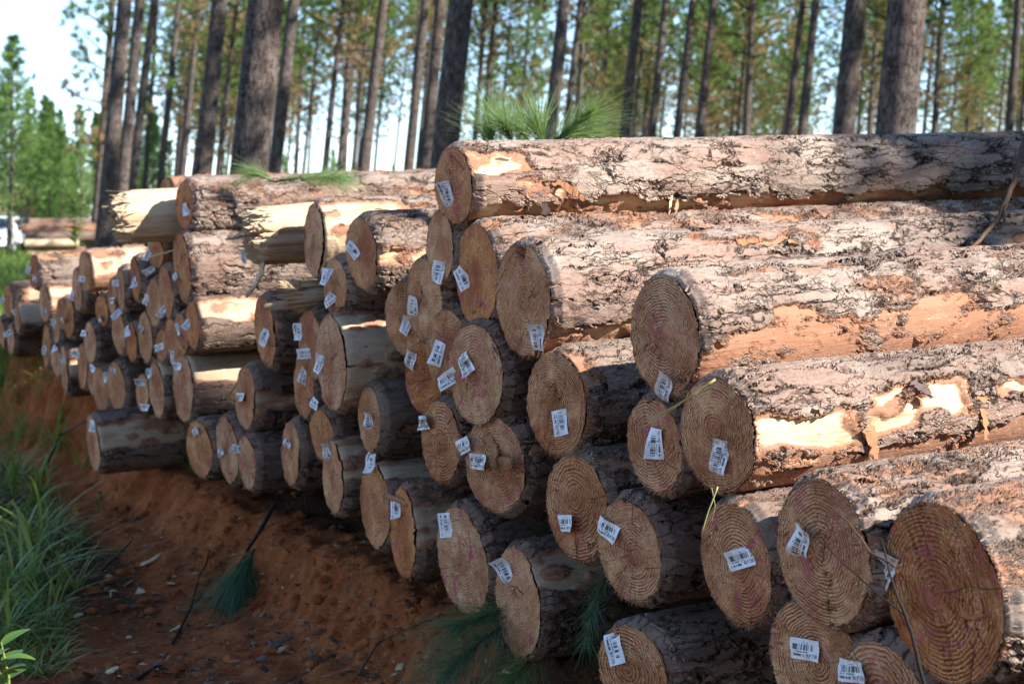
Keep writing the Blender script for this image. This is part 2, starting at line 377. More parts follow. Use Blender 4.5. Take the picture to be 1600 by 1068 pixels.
M = {}
M['bark'] = mat_bark(); M['end'] = mat_end(); M['torn'] = mat_torn(); M['tag'] = mat_tag()
M['ink'] = mat_simple('black_print', (.02, .02, .025), .5)
M['trunk'] = mat_trunk(); M['soil'] = mat_soil()
M['needle'] = mat_leaf('pine_needles', (.085, .165, .048), (.25, .33, .10), .5, .5, None, .3)
M['needle_young'] = mat_leaf('young_pine_needles', (.15, .27, .085), (.28, .42, .13), .5, .5, None, .3)
M['dead'] = mat_leaf('dead_needles', (.20, .115, .055), (.38, .25, .14), .3, .7)
M['spray'] = mat_leaf('fresh_pine_needles', (.10, .19, .07), (.26, .36, .15), .4, .4)
M['spray_blue'] = mat_leaf('wilted_pine_needles', (.032, .105, .06), (.10, .20, .11), .25, .4)
M['grass'] = mat_leaf('grass_blade', (.085, .155, .028), (.31, .36, .09), .4, .45)
M['grass_lit'] = mat_leaf('meadow_grass', (.06, .12, .02), (.17, .25, .05), .4, .5)
M['straw'] = mat_leaf('dry_grass', (.34, .30, .13), (.50, .45, .2), .2, .6)
M['weed'] = mat_leaf('weed_leaf', (.05, .12, .02), (.13, .24, .05), .45, .4)
M['twig'] = mat_simple('dead_twig', (.10, .062, .042), .9, .1, .5, 40)
M['darktwig'] = mat_simple('dark_twig', (.018, .013, .011), .8, .2, .4, 60)
M['chip'] = mat_simple('wood_chip', (.55, .40, .24), .85, .1, .3, 60)
M['flake'] = mat_simple('bark_flake', (.13, .095, .085), .9, .1, .4, 50)
M['redflake'] = mat_simple('inner_bark_flake', (.33, .16, .08), .9, .1, .4, 50)
M['white'] = mat_simple('white_paint', (.78, .78, .78), .35, .5)
M['black'] = mat_simple('black_plastic', (.02, .02, .022), .5, .4)
M['glass'] = mat_simple('dark_window', (.05, .075, .09), .08, .6)
M['amber'] = mat_simple('amber_lens', (.70, .24, .03), .25, .5)
M['lens'] = mat_simple('clear_lens', (.72, .74, .76), .2, .6)
M['grey'] = mat_simple('grey_canopy', (.20, .205, .20), .6, .3, .15, 4)
M['rust'] = mat_simple('rusty_steel', (.26, .10, .055), .85, .2, .4, 6)
def mat_litter():
    t = NT('bark_scraps'); r = t.island(); c = t.mix(t.step(r, .1, .6), (.09, .05, .035), (.24, .14, .09)); c = t.mix(t.step(r, .80, .84), c, (.45, .30, .18)); return t.surf(t.bsdf(c, .9, .1))
M['litter'] = mat_litter()
# ================================================================== THE LOG PILE
AX = Vector((1.8, 1.0, .08)).normalized()          # direction in which every log runs away from its cut end
ahx, ahy = AX.x / math.hypot(AX.x, AX.y), AX.y / math.hypot(AX.x, AX.y)
# id: cx, cy, w, h (px of the cut end), Y (metres), tone 0 pale..1 orange-brown, ring contrast, length, tags [(x,y,angle)], label
LOGS = [
('F1',54,425,14,52,11.08,.75,.2,2.6,[(44,421,70),(54,435,85)],'dark flaky log at far left of the heap, beside the grass'),
('F2',14,470,14,51,11.81,.7,.2,2.4,[(4,468,30),(23,488,0)],'brown log at left edge, under the flaky log beside the grass'),
('F3',28,498,9,44,11.54,.4,.2,2.2,[],'pale barked log with a round knot hole, at far left'),
('F4',71,474,16,58,10.79,.35,.2,2.2,[(70,487,80)],'log with pale oval end just right of the knot hole log'),
('F5',3,519,11,48,12.03,.5,.2,2.2,[],'log end cut by the left edge, lowest one on the soil'),
('F6',18,530,12,48,11.73,.35,.2,2.4,[(14,520,25)],'black barked log lowest at far left, touching lit soil'),
('F7',135,423,19,65,9.83,.65,.15,2.6,[(128,436,0)],'bright peeled log with sunlit cream side, left of the big torn log'),
('F8',122,452,15,66,10.02,.45,.2,2.2,[(112,461,70)],'grey end half hidden under the bright peeled cream log'),
('F9',109,497,17,62,10.20,.9,.2,2.2,[],'orange oval end lower left of the bright peeled log'),
('F9b',97,490,13,48,10.39,.6,.2,2.0,[],'narrow end peeking out behind the orange oval end'),
('F10',89,515,10,58,10.57,.55,.2,2.0,[(98,500,15),(84,505,85)],'slim log with sunlit cream top left of the orange oval end'),
('F11',74,540,13,66,10.76,.8,.2,2.2,[(69,547,75)],'tall narrow orange end lowest beside the black barked log'),
('F12',89,563,16,50,10.47,.35,.2,2.0,[(85,543,-55)],'log with ragged broken lower rim near the soil'),
('F13',102,577,12,74,10.26,.45,.2,2.2,[(98,563,-75)],'log with bark hanging below and pale band, lowest over the bank'),
('F14',130,573,15,70,9.91,.8,.2,2.2,[(120,554,-40)],'orange end hanging just above the bank, right of the pale banded log'),
('F15',142,535,19,64,9.74,.45,.25,2.6,[(131,521,-10)],'dark barked log with a thin sunlit line along its top'),
('F16',161,485,20,46,9.50,.9,.2,2.0,[(157,498,0)],'reddish end deep in shadow above the log with sunlit line'),
('F17',177,463,14,58,9.32,.6,.2,2.0,[(183,442,0),(175,470,10)],'end with sunlit rim tucked behind a tall slim end'),
('F18',190,452,12,68,9.12,.4,.2,2.4,[],'tall slim end of dark log right of the bright peeled log'),
('F19',213,435,14,70,8.88,.9,.2,2.4,[(210,440,-80)],'orange end with a pale strip of tag, below the torn log'),
('F20',245,395,24,46,8.54,.5,.2,2.0,[(231,397,80)],'stubby end directly under the torn cream log'),
('F21',242,472,24,74,8.58,.4,.3,2.6,[(228,468,60),(233,423,30)],'broad pale end left of the big log with round shadow'),
('F22',261,456,22,82,8.36,.6,.25,2.4,[(254,486,55)],'end squeezed between broad pale end and the big shadowed log'),
('F24',286,417,26,110,8.12,.65,.2,3.2,[(274,432,-40)],'big log whose sunlit bark carries a round black shadow'),
('F25',192,338,24,84,8.24,.2,.1,2.4,[],'torn log with glaring cream fibres, leftmost on top of the pile'),
('F26',290,321,27,74,8.10,.75,.2,5.2,[(290,327,-75)],'long pale barked log on top, beside the torn cream log'),
('F26b',262,302,18,48,8.90,.7,.2,3.0,[],'red barked log peeking over the torn cream log'),
('F27',400,368,30,95,6.80,.2,.1,2.4,[(381,401,80)],'split broken log with grey cream fibres half in shadow'),
('F28',493,375,33,115,6.58,.15,.35,4.2,[(508,432,75)],'log with tall greenish tan end right of the split broken log'),
('F29',567,396,48,112,6.16,.4,.35,4.0,[(551,391,-45)],'log with pink stained end and sunlit cream patches beside it'),
('F30',526,450,36,92,6.40,.45,.45,2.6,[(515,468,35)],'ringed end under the tall greenish tan end'),
('F31',482,462,22,54,6.66,.2,.1,1.8,[],'shattered log end of grey white splinters in the shadow'),
('F32',187,520,20,66,9.18,.45,.2,2.2,[(182,491,45)],'grey brown end right of the log with sunlit line'),
('F33',207,535,18,58,8.95,1,.2,2.2,[(199,517,-65)],'reddest end of the left part, resting on a dark log'),
('F34',229,527,22,80,8.73,.5,.3,2.4,[(220,513,60)],'long oval end beside a small bright gap in the pile'),
('F35',254,540,18,50,8.47,.7,.2,2.2,[(249,542,15),(270,557,80)],'half hidden end below the small bright gap'),
('F36',270,530,22,66,8.31,.75,.2,2.2,[(280,514,-75)],'orange end with a long narrow tag beside the small bright gap'),
('F37',285,522,22,66,8.13,.6,.2,2.2,[(294,505,55)],'end with ragged top notch under the big shadowed log'),
('F38',303,508,22,74,7.94,.85,.2,3.0,[],'rough orange end with untagged face and cream patch on its bark'),
('F39',416,518,31,110,7.09,.8,.35,3.0,[(413,527,65)],'lone tall orange end among dark bark, below the split log'),
('F40',246,607,22,90,8.53,.5,.25,2.6,[(233,583,-70)],'log with grey cream upper side left of the long peeled log'),
('F41',288,604,32,106,8.14,.45,.3,3.2,[(277,572,0)],'long log with peeled cream band above black bark'),
('F42',385,621,31,96,7.31,.45,.3,3.0,[(376,620,5)],'log end standing before the far end of the long peeled log'),
('F43a',146,592,14,50,9.71,.55,.2,2.0,[(144,576,-10)],'narrow left end of three ends side by side above the bottom log'),
('F43b',158,607,25,68,9.52,.55,.25,2.2,[(166,589,70)],'middle end of three ends side by side above the bottom log'),
('F43c',183,603,28,76,9.23,.5,.25,2.6,[(177,579,80)],'broad right end of three side by side, blue black bark behind'),
('F44',224,614,20,58,8.76,.5,.2,2.2,[(221,597,0),(226,636,0)],'short end with two tags above the bottom log'),
('F45',147,691,20,88,8.90,.45,.2,2.8,[(144,665,85)],'lowest log jutting over the red bank, peeled cream middle'),
('F46',313,701,40,88,7.90,.75,.35,2.6,[(305,674,25)],'bottom row log with fuzzy orange brown end'),
('F47',357,702,34,104,7.53,.15,.2,2.6,[(344,706,20)],'bottom row log with pale grained end and dark streaks'),
('F48',387,722,28,84,7.29,.5,.3,3.0,[(370,701,-10)],'bottom row log with grey bark flap on its top rim'),
('F49',456,708,28,100,6.82,.55,.4,2.8,[(449,693,55)],'slim pink streaked end alone in the bottom row shadow'),
('F50',487,537,38,108,6.60,.55,.5,2.6,[(465,518,-82),(478,552,0)],'pinkish ringed end behind the largest pale heart end'),
('F51',520,565,48,150,6.30,.3,.45,3.2,[(498,568,65)],'large end with pale heart, whitened bark and a sunlit stripe'),
('F52',477,600,32,106,6.80,.75,.35,2.6,[(473,587,60),(491,630,-15)],'orange end low behind the large pale heart end'),
('F53',505,680,36,80,6.55,.8,.15,2.2,[],'rotten dark end crumbling below the large pale heart end'),
('F54',522,745,32,114,6.36,.45,.3,2.8,[(511,706,-78)],'narrow hanging end with whitened bark near the bank'),
('F55',579,655,34,100,6.10,.45,.6,3.0,[(576,658,88)],'narrow ringed end with upright tag in its middle'),
('F56',588,788,46,134,6.08,.6,.3,2.8,[(578,722,-82)],'long grey fuzzy end left of the orange pointed end'),
('F57',632,831,40,138,5.80,.95,.35,3.0,[(617,793,-68)],'orange pointed end with a broken slat across its top'),
('F58',636,497,66,116,5.96,.6,.75,2.6,[(634,508,60)],'rust ringed end left behind the pair below the top log'),
('F59',664,466,56,126,5.71,.25,.55,2.6,[(645,478,70)],'pale pinkish end in front of the rust ringed one'),
('F60',690,385,42,112,5.55,.4,.4,2.6,[(685,425,72)],'end with a dark knot slot right under the top log'),
('F61',711,290,58,120,5.43,.6,.3,6.0,[(697,303,-78)],'topmost long log with sunlit scaly bark along the skyline'),
('F62',747,430,64,158,5.32,.85,.2,6.0,[(722,435,-60)],'saw fuzzed orange end with smooth face below the topmost log'),
('F63',819,468,84,176,5.02,.25,.45,6.0,[(838,527,85)],'pale notched end with a V cut at its top'),
('F64',700,547,66,124,5.52,.5,.7,2.6,[(683,552,65)],'ringed end between the pale pinkish end and the frayed pale end'),
('F65',745,584,84,156,5.25,.12,.5,3.0,[(727,569,-42),(700,592,35)],'frayed pale end with two tags and hairy lower rim'),
('F66',665,590,60,112,5.73,.95,.6,2.6,[(641,562,60)],'deep orange ringed end below the pale pinkish end'),
('F67',690,689,60,126,5.57,.5,.8,2.8,[(661,660,10)],'brown closely ringed oval end below the deep orange one'),
('F68',775,725,94,146,5.19,.35,.85,3.2,[(746,721,3),(724,696,20)],'ringed end with torn wood flap sticking out of it'),
('F69',871,631,92,160,4.88,.45,.9,3.0,[(875,660,-72)],'upright oval ringed end with grey bark, left of the big round one'),
('F70',1041,524,108,188,4.37,.35,.95,6.0,[(1037,605,58)],'big round ringed end of long log, orange strip on its side'),
('F71',1024,695,86,146,4.42,.35,.85,3.0,[(1023,693,85)],'end wedged beneath two long logs, with straw laid across'),
('F72',1124,679,118,176,4.16,.5,.9,6.0,[(1124,713,82)],'long log with cream chips torn from its flank'),
('F73',724,874,78,166,5.42,.2,.5,3.0,[(695,820,-75)],'furry pale end with magenta stain, low over the pine spray'),
('F74',811,940,70,166,5.09,.3,.3,3.0,[(788,894,-60)],'bottom log with fuzzy tan end and cream stripe on top'),
('F75',903,792,96,160,4.77,.55,.95,3.0,[(883,817,8)],'dark closely ringed end touching the one with stepped tag'),
('F76',985,860,98,158,4.52,.4,.6,3.2,[(949,827,-22)],'tan wavy ringed end with one tiny sunlit spot on its bark'),
('F77',990,1048,110,140,4.51,.55,.8,3.2,[(960,1013,-65)],'lowest front log with bluish dusty bark, cut by the bottom edge'),
('F78',1152,880,110,186,4.09,.4,.75,3.4,[(1157,872,15)],'end with magenta scrawl left of the very large pair'),
('F79',1287,862,144,224,3.75,.3,.85,6.0,[(1249,847,58)],'very large end with whitish frayed lower rim and slanted tag'),
('F80',1473,925,186,278,3.45,.85,.8,6.0,[(1381,890,64)],'largest orange log at right with woodchip crumbs on its face'),
('F81',1275,1035,144,196,3.86,.5,.75,3.4,[(1257,1014,-4)],'yellowish end with wide rings under the very large pale rimmed log'),
('F83',1712,1130,180,240,3.13,.5,.6,6.0,[],'unseen log added past the right edge to shade the largest orange log'),  # out of view, added to shade the lower side of its neighbour
('F82',1382,1090,132,176,3.61,.4,1.0,3.4,[(1329,1048,-3)],'ringed end cut by the bottom edge under the largest log'),
]
# peel patches: (l0, l1, alpha0, alpha1, value) ; alpha 0 faces the camera side, 90 is the top
PEEL = {
'F1':[(-1,1,40,120,.55)], 'F2':[(.1,.6,0,50,.9)], 'F3':[(-1,3,-20,130,.95)], 'F4':[(-1,.6,-10,60,.95)], 'F7':[(-1,.75,-20,110,1.05),(-1,1,-70,-20,.7)],
'F10':[(-1,.5,30,130,1.0)], 'F13':[(-1,.35,-10,30,.9)], 'F24':[(-1,4,50,130,.42)], 'F25':[(-1,4,-180,190,1.15)], 'F26':[(-1,1.3,-30,60,.42),(1.2,3.0,-35,15,.80),(2.0,6,-60,-10,1)], 'F26b':[(-1,4,20,140,.6)],
'F27':[(-1,4,-180,190,1.1)], 'F28':[(-1,.35,-50,80,1.05),(-1,5,-60,-20,.95),(.4,5,-10,60,.45)], 'F29':[(-1,.55,-20,10,1.0),(.3,2.2,-50,-15,1.0),(.5,3,30,80,.55)],
'F31':[(-1,3,-180,190,1.1)], 'F38':[(-1,.75,10,75,1.0),(.85,1.4,30,70,.8)], 'F40':[(-1,.6,20,130,1.0)], 'F41':[(-1,1.2,15,85,1.0)], 'F42':[(-1,.4,-25,10,.85)], 'F45':[(-1,.55,-10,45,1.05),(.2,.9,20,80,.85)],
'F51':[(-1,.75,-20,90,1.05),(-1,.5,-60,-20,.8)], 'F54':[(-1,.6,10,110,1.0)], 'F56':[(-1,.5,40,120,.95)], 'F57':[(-1,.5,-10,50,1.0),(-1,.6,50,100,.6)], 'F39':[(-1,.5,0,40,.72)],
'F61':[(.015,.17,10,46,.95),(.20,.34,-22,4,.90),(.02,.30,-70,-34,.95),(.35,.8,-70,-22,.95),(.8,1.25,-60,-28,1.0),(1.2,6,-75,-35,.72),(.3,.8,5,30,.42)],
'F62':[(-1,6,40,140,.48),(2.8,4.2,-30,10,.5)], 'F63':[(-1,.45,-70,-25,.85),(1.75,2.5,-5,30,1.05),(.55,1.1,45,62,.6),(2.6,6,50,90,.44)],
'F70':[(-1,.85,-55,-8,1.02),(.85,1.6,-45,-20,.9),(.1,6,-45,12,.60),(-1,6,60,75,.46)],
'F72':[(-1,.30,-12,22,.98),(.38,.72,-2,36,.98),(.85,1.12,5,32,.95),(1.22,1.45,0,28,.95),(1.55,1.8,0,24,.95),(1.95,2.5,-8,26,.86),(-1,6,-70,-15,.60),(2.2,3,20,50,.9)],
'F74':[(-1,.5,25,65,1.0)], 'F78':[(-1,1.6,70,130,.42)], 'F79':[(.1,3.5,45,110,.46),(.8,1.3,75,100,.95),(-1,.3,-20,20,.55)], 'F80':[(-1,6,10,90,.47)], 'F75':[(0,.2,40,90,.5)],
'F65':[(.3,.6,-20,5,.8)], 'F69':[(-1,.04,-30,150,.6)], 'F20':[(-1,3,-180,190,.6)], 'F44':[(-1,3,-180,190,.5)], 'F55':[(0,.2,-30,-5,.6)],
}
BROKEN = {'F25': .06, 'F27': .05, 'F31': .10}
# bark darkening: shade put into the lower logs' colour, besides their wet bark
DAMP_SHADE = {'F1': .45, 'F2': .7, 'F6': .95, 'F7': .1, 'F24': .25, 'F26': .05, 'F26b': .1, 'F25': .10, 'F27': .45, 'F31': .6, 'F45': .6, 'F28': .1, 'F29': .25, 'F61': .0, 'F62': .0, 'F63': .0, 'F70': .0, 'F72': .05, 'F79': .1, 'F80': .1, 'F78': .5, 'F76': .6, 'F75': .6, 'F69': .35, 'F71': .5, 'F77': .35, 'F81': .6, 'F82': .4, 'F60': .4, 'F59': .5, 'F58': .6}
TAGSEQ = [0]

def log_frame(C):
    b = Vector((-ahy, ahx, 0)); e2 = AX.cross(b); 
    if e2.z < 0: e2 = -e2
    m = Matrix((b, e2, AX)).transposed().to_4x4(); m.translation = C
    return m

def ring_end(R, k, m, nth, nr, dz, seed, dth=None):
    """sawn disc, normal -z, outer ring of vertices at radius R"""
    th = np.arange(nth) * 2 * np.pi / nth
    rr = (np.arange(1, nr + 1) / nr) ** .9
    TT, RR = np.meshgrid(th, rr); rad = R * RR
    X = rad * np.cos(TT); Y = rad * np.sin(TT)
    pts = np.stack([X, Y, X * 0], -1)
    Z = k * X + m * Y + dz * (fbm(pts * 14 + seed * 3.1, seed, 3) - .5)
    V = np.concatenate([[[0, 0, Z[0].mean()]], np.stack([X, Y, Z], -1).reshape(-1, 3)])
    i = np.arange(nth); i2 = (i + 1) % nth
    q = []
    for j in range(nr - 1):
        a = 1 + j * nth; b = a + nth
        q.append(np.stack([a + i, a + i2, b + i2, b + i], 1))
    t = np.stack([i * 0, 1 + i2, 1 + i], 1)
    dark = np.concatenate([[0], (sst(.97, .995, RR) * .35).ravel()])
    return V, np.concatenate(q) if q else np.zeros((0, 4), int), t, dark

def make_tag(parent, Mw, Cw, x, y, ang, Yp, k, m, near, seq):
    """barcode slip stapled on the cut end, curling off it"""
    # where the sight line meets the face plane z = k x + m y (local)
    inv = Mw.inverted(); o = inv @ Vector((0, 0, EYE)); d = inv.to_3x3() @ Vector(((x - CX) / F, 1, (HY - y) / F))
    den = d.z - k * d.x - m * d.y; p = o + d * ((k * o.x + m * o.y - o.z) / den)
    rs = np.random.default_rng(100 + seq + (1000 if Yp < 3.5 else 0))
    sz = 1. if Yp < 5.6 else .86 if Yp < 7.2 else .74
    W, H = .083 * sz * rs.uniform(.92, 1.08), .050 * sz
    nfc = Vector((k, m, -1)).normalized()
    toc = (o - p).normalized()
    zt = (nfc * .52 + toc * .48).normalized()
    cr = inv.to_3x3() @ Vector((1, 0, 0)); cu = inv.to_3x3() @ Vector((0, 0, 1))
    a = R_(ang); xd = cr * math.cos(a) + cu * math.sin(a); xd = (xd - zt * xd.dot(zt)).normalized(); yd = zt.cross(xd)
    lift = .5 * H * math.sqrt(max(0, 1 - zt.dot(nfc) ** 2)) + .010
    p = o + d * ((k * o.x + m * o.y - o.z - lift) / den) - nfc * lift      # so that the lifted slip still sits on the sight line
    nu, nv = 13, 7
    U, Vv = np.meshgrid(np.linspace(0, 1, nu), np.linspace(0, 1, nv))
    cl1, cl2, tw = rs.uniform(-.02, .03), rs.uniform(-.018, .03), rs.uniform(-.02, .02)
    Z = cl1 * (2 * (U - .5)) ** 2 * np.sign(U - .45) + cl2 * (2 * (U - .5)) ** 3 * .6 + tw * (U - .5) * (Vv - .5) * 3 + .004 * np.sin(U * 5 + seq) * (Vv - .3)
    Z = Z + .003 * np.sin(Vv * 7 + U * 4 + seq)
    Xl = (U - .5) * W; Yl = (Vv - .5) * H
    fx, fy, fz = np.array(xd), np.array(yd), np.array(zt)
    base = np.array(p + nfc * (lift))
    pos = lambda u, v, z, off=0.: base + ((u - .5) * W)[..., None] * fx + ((v - .5) * H)[..., None] * fy + (z + off)[..., None] * fz
    V = pos(U, Vv, Z).reshape(-1, 3)
    i = np.arange(nu - 1)[None] + (np.arange(nv - 1) * nu)[:, None]; i = i.ravel()
    q = np.stack([i, i + 1, i + nu + 1, i + nu], 1)
    me = mesh_np('paper_tag', V, q)
    at = me.attributes.new('tuv', 'FLOAT_VECTOR', 'POINT'); at.data.foreach_set('vector', np.stack([U, Vv, U * 0], -1).astype(np.float32).ravel())
    o_ = obj('paper_tag', me, M['tag'], parent)
    if near:
        G = {'B': '1110100110011110100110011110', 'L': '1000100010001000100010001111', 'P': '1110100110011110100010001000', '7': '1111000100010010001001000100', '3': '1110000100010110000100011110', '0': '0110100110011001100110010110'}
        mb = MB(); u0 = .575
        gx, gy = .0115, .0235
        def zat(u, v):
            fi = u * (nu - 1); fj = v * (nv - 1); a = min(int(fi), nu - 2); b = min(int(fj), nv - 2); s, r = fi - a, fj - b
            return (Z[b, a] * (1 - s) + Z[b, a + 1] * s) * (1 - r) + (Z[b + 1, a] * (1 - s) + Z[b + 1, a + 1] * s) * r
        for ch in 'BLP 730':
            if ch != ' ':
                for n_, bit in enumerate(G[ch]):
                    if bit == '1':
                        c0, r0 = n_ % 4, n_ // 4
                        us = u0 + c0 * gx; vs = .30 - r0 * gy
                        cs = [(us, vs), (us + gx * 1.08, vs), (us + gx * 1.08, vs + gy * 1.05), (us, vs + gy * 1.05)]
                        mb.add([pos(np.array(uu), np.array(vv), np.array(zat(uu, vv)), .0007) for uu, vv in cs], [(0, 1, 2, 3)])
            u0 += gx * (5.1 if ch != ' ' else 2.2)
        mb.build('lettering', M['ink'], o_)
    mb = MB(); c = pos(np.array(.30), np.array(.56), np.array(Z[3, 4]), .001)
    mb.tube([Vector(c) - Vector(fx) * .005, Vector(c) + Vector(fx) * .005 + Vector(fz) * .0006], .0007, 5)
    mb.build('staple', M['lens'], o_)

def make_log(rec, seed):
    lid, cx, cy, w, h, Y, tone, amp, LEN, tags, label = rec
    R = h * Y / 2 / F; C = P(cx, cy, Y); u = (cx - CX) / F; Mw = log_frame(C)
    kk = ((ahy + ahx * u) - w / h) / (ahx - ahy * u); kk = float(np.clip(kk, -.28, .28))
    rs = np.random.default_rng(500 + seed); mm = rs.uniform(-.05, .05)
    near = Y < 5.7; broken = lid in BROKEN
    step = (.0062 if Y < 4.6 else .0075 if Y < 5.7 else .011 if Y < 7.5 else .016)
    nth = int(np.clip(2 * np.pi * R / step, 40, 230))
    fine = 3.0 if LEN >= 4 else (1.1 if near else .9)
    ls = [0.]; d = step * 1.1
    while ls[-1] < LEN:
        ls.append(ls[-1] + d)
        if ls[-1] > fine: d *= 1.09
    ls = np.array(ls); nl = len(ls)
    th = np.arange(nth) * 2 * np.pi / nth
    T, Lm = np.meshgrid(th, ls)
    al = np.degrees(np.pi - T); al = (al + 180) % 360 - 180          # 0 = camera side, 90 = top
    cyl = np.stack([np.cos(T) * R, np.sin(T) * R, Lm], -1); sd = seed * 5.37
    # peel field
    pe = .06 + .44 * fbm(cyl * np.array([5, 5, 1.6]) + sd, seed, 3)
    pe = pe + .12 * np.exp(-Lm / .05)
    for (l0, l1, a0, a1, val) in PEEL.get(lid, []):
        jl = .12 * (fbm(cyl * 11 + sd, seed + 5, 2) - .5); ja = 38 * (fbm(cyl * np.array([11, 11, 9]) + sd, seed + 9, 2) - .5)
        wl = sst(l0 - .05, l0 + .03, Lm + jl) * (1 - sst(l1 - .05, l1 + .08, Lm + jl)) if l0 > -.5 else 1 - sst(l1 - .05, l1 + .08, Lm + jl)
        if a1 - a0 > 350: wa = 1
        else: wa = sst(a0 - 6, a0 + 6, al + ja) * (1 - sst(a1 - 6, a1 + 6, al + ja))
        k_ = wl * wa
        if not lid in ('F25', 'F27', 'F31') and l1 - l0 < 2: k_ = k_ * (.42 + .58 * sst(.36, .50, fbm(cyl * np.array([17, 17, 10]) + sd, seed + 15, 3)))
        pe = pe * (1 - k_) + (val + .10 * (fbm(cyl * 14 + sd, seed + 3, 2) - .5)) * k_
    if not lid in PEEL: pe = np.minimum(pe, .60)
    # radius: taper, sweep, lumps and knots
    lump = (fbm(cyl * np.array([4, 4, 1.6]) + sd, seed + 21, 3) - .5)
    rad = R * (1 - .010 * Lm) + R * .07 * lump * np.minimum(1, .75 + Lm * 1.5) - .012 * sst(.60, .85, pe)
    ctr = np.stack([np.cos(T) * 6, np.sin(T) * 6, Lm * 0], -1)
    rad = rad + R * (.085 * (fbm(ctr + sd, seed + 31, 3) - .5) + .060 * (fbm(ctr * 4 + sd, seed + 33, 2) - .5)) * np.exp(-Lm / .035)
    if broken: rad = rad + .030 * (fbm(np.stack([np.cos(T) * 5, np.sin(T) * 5, Lm * 1.2], -1) + sd, seed + 35, 4) - .5) + .016 * (fbm(np.stack([np.cos(T) * 17, np.sin(T) * 17, Lm * 2.5], -1) + sd, seed + 37, 3) - .5)
    for _ in range(3):
        tk, lk = rs.uniform(0, 6.28), rs.uniform(.3, LEN)
        dd = ((np.cos(T - tk) - 1) * R * R * -2) + ((Lm - lk) * .6) ** 2
        rad = rad + .016 * np.exp(-dd / .0035)
    bend = rs.uniform(-.012, .012, 2); bx = bend[0] * Lm ** 2 * .3; by = bend[1] * Lm ** 2 * .3
    X = rad * np.cos(T) + bx; Yy = rad * np.sin(T) + by
    fall = np.clip(1 - Lm / .6, 0, 1)
    rag = .006 * (fbm(np.stack([np.cos(T[0]) * 6, np.sin(T[0]) * 6, T[0] * 0], -1) + sd, seed, 3) - .5)[None]
    if broken:
        A = BROKEN[lid]
        ct = np.stack([np.cos(T[0]), np.sin(T[0]), T[0] * 0], -1)
        jag = A * 2.6 * (fbm(ct * 1.6 + sd, seed, 2) - .5) + A * 1.3 * (fbm(ct * 9 + sd, seed + 1, 3) - .5) + .05 * (rs.random(nth) - .5)
        rag = jag[None]; fall = np.clip(1 - Lm / .45, 0, 1); kk = .1
        rad2 = 1 - .05 * np.clip(1 - Lm / .22, 0, 1) * (.5 + fbm(cyl * np.array([16, 16, 3]) + sd, seed + 2, 2)); X = X * rad2; Yy = Yy * rad2
    Z = Lm + (kk * X + mm * Yy + rag) * fall
    V = np.stack([X, Yy, Z], -1).reshape(-1, 3)
    # lip behind the cut face and closed far end
    lip = np.stack([X[0] * .955, Yy[0] * .955, Z[0] + .010], -1); tipc = np.array([[bx[-1].mean(), by[-1].mean(), LEN + .01]])
    nV = len(V); V = np.concatenate([V, lip, tipc])
    i = np.arange(nth); i2 = (i + 1) % nth
    q = (np.stack([i, i2, i2 + nth, i + nth], 1)[None] + (np.arange(nl - 1) * nth)[:, None, None]).reshape(-1, 4)
    ql = np.stack([nV + i, nV + i2, i2, i], 1)
    b0 = (nl - 1) * nth; tf = np.stack([b0 + i, b0 + i2, i * 0 + nV + nth], 1)
    me = mesh_np('pine_log', V, np.concatenate([q, ql]), tf)
    pa = np.concatenate([pe.ravel(), pe[0], [.3]]).astype(np.float32)
    me.attributes.new('peel', 'FLOAT', 'POINT').data.foreach_set('value', pa)
    ax = np.concatenate([Lm.ravel(), np.zeros(nth), [LEN]]).astype(np.float32)
    me.attributes.new('axial', 'FLOAT', 'POINT').data.foreach_set('value', ax)
    o = obj('pine_log', me, M['bark']); o.matrix_world = Mw
    o['damp_shade'] = DAMP_SHADE.get(lid, .72 if cy > 480 and cx < 930 else .3)
    tag(o, label, 'log', 'logs in the roadside pile')
    # ---- the end
    if broken:
        nr = 26; rr = np.linspace(1, 0, nr)[1:-1]
        vs = [np.stack([X[0], Yy[0], Z[0]], -1)]
        for j, r in enumerate(rr):
            pts = np.stack([X[0] * r, Yy[0] * r, X[0] * 0], -1)
            zz = Z[0] * r + (BROKEN[lid] * 1.8 * (fbm(pts * 26 + sd, seed + 8, 3) - .5) + BROKEN[lid] * .9 * (rs.random(nth) - .5) - .03) * (1 - r ** 6)
            vs.append(np.stack([X[0] * r, Yy[0] * r, zz], -1))
        V2 = np.concatenate(vs + [np.array([[0, 0, 0.]])]); n2 = len(vs)
        q2 = (np.stack([i2, i, i + nth, i2 + nth], 1)[None] + (np.arange(n2 - 1) * nth)[:, None, None]).reshape(-1, 4)
        t2 = np.stack([(n2 - 1) * nth + i2, (n2 - 1) * nth + i, i * 0 + n2 * nth], 1)
        e = obj('torn_end', mesh_np('torn_end', V2, q2, t2, False), M['torn'], o)
        # long splinters left standing on the break
        mb = MB()
        for s_ in range(60):
            t_ = rs.uniform(0, 6.283); r_ = R * math.sqrt(rs.uniform(.15, .95)); p0 = np.array([r_ * math.cos(t_), r_ * math.sin(t_), .05]); ln = A * rs.uniform(.9, 2.2); wd = rs.uniform(.004, .014)
            tv = np.array([-math.sin(t_), math.cos(t_), 0]); ov = np.array([math.cos(t_), math.sin(t_), 0]) * wd * .4
            tip = p0 + np.array([rs.uniform(-.02, .02), rs.uniform(-.02, .02), -ln])
            mb.add([p0 - tv * wd, p0 + tv * wd, tip + tv * wd * .2, tip - tv * wd * .2, p0 + ov, tip + ov * .3], [(0, 1, 2, 3), (1, 4, 5, 2), (4, 0, 3, 5)])
        mb.build('splinters', M['torn'], e)
    else:
        nr = int(np.clip(R / (step * 1.15), 8, 34))
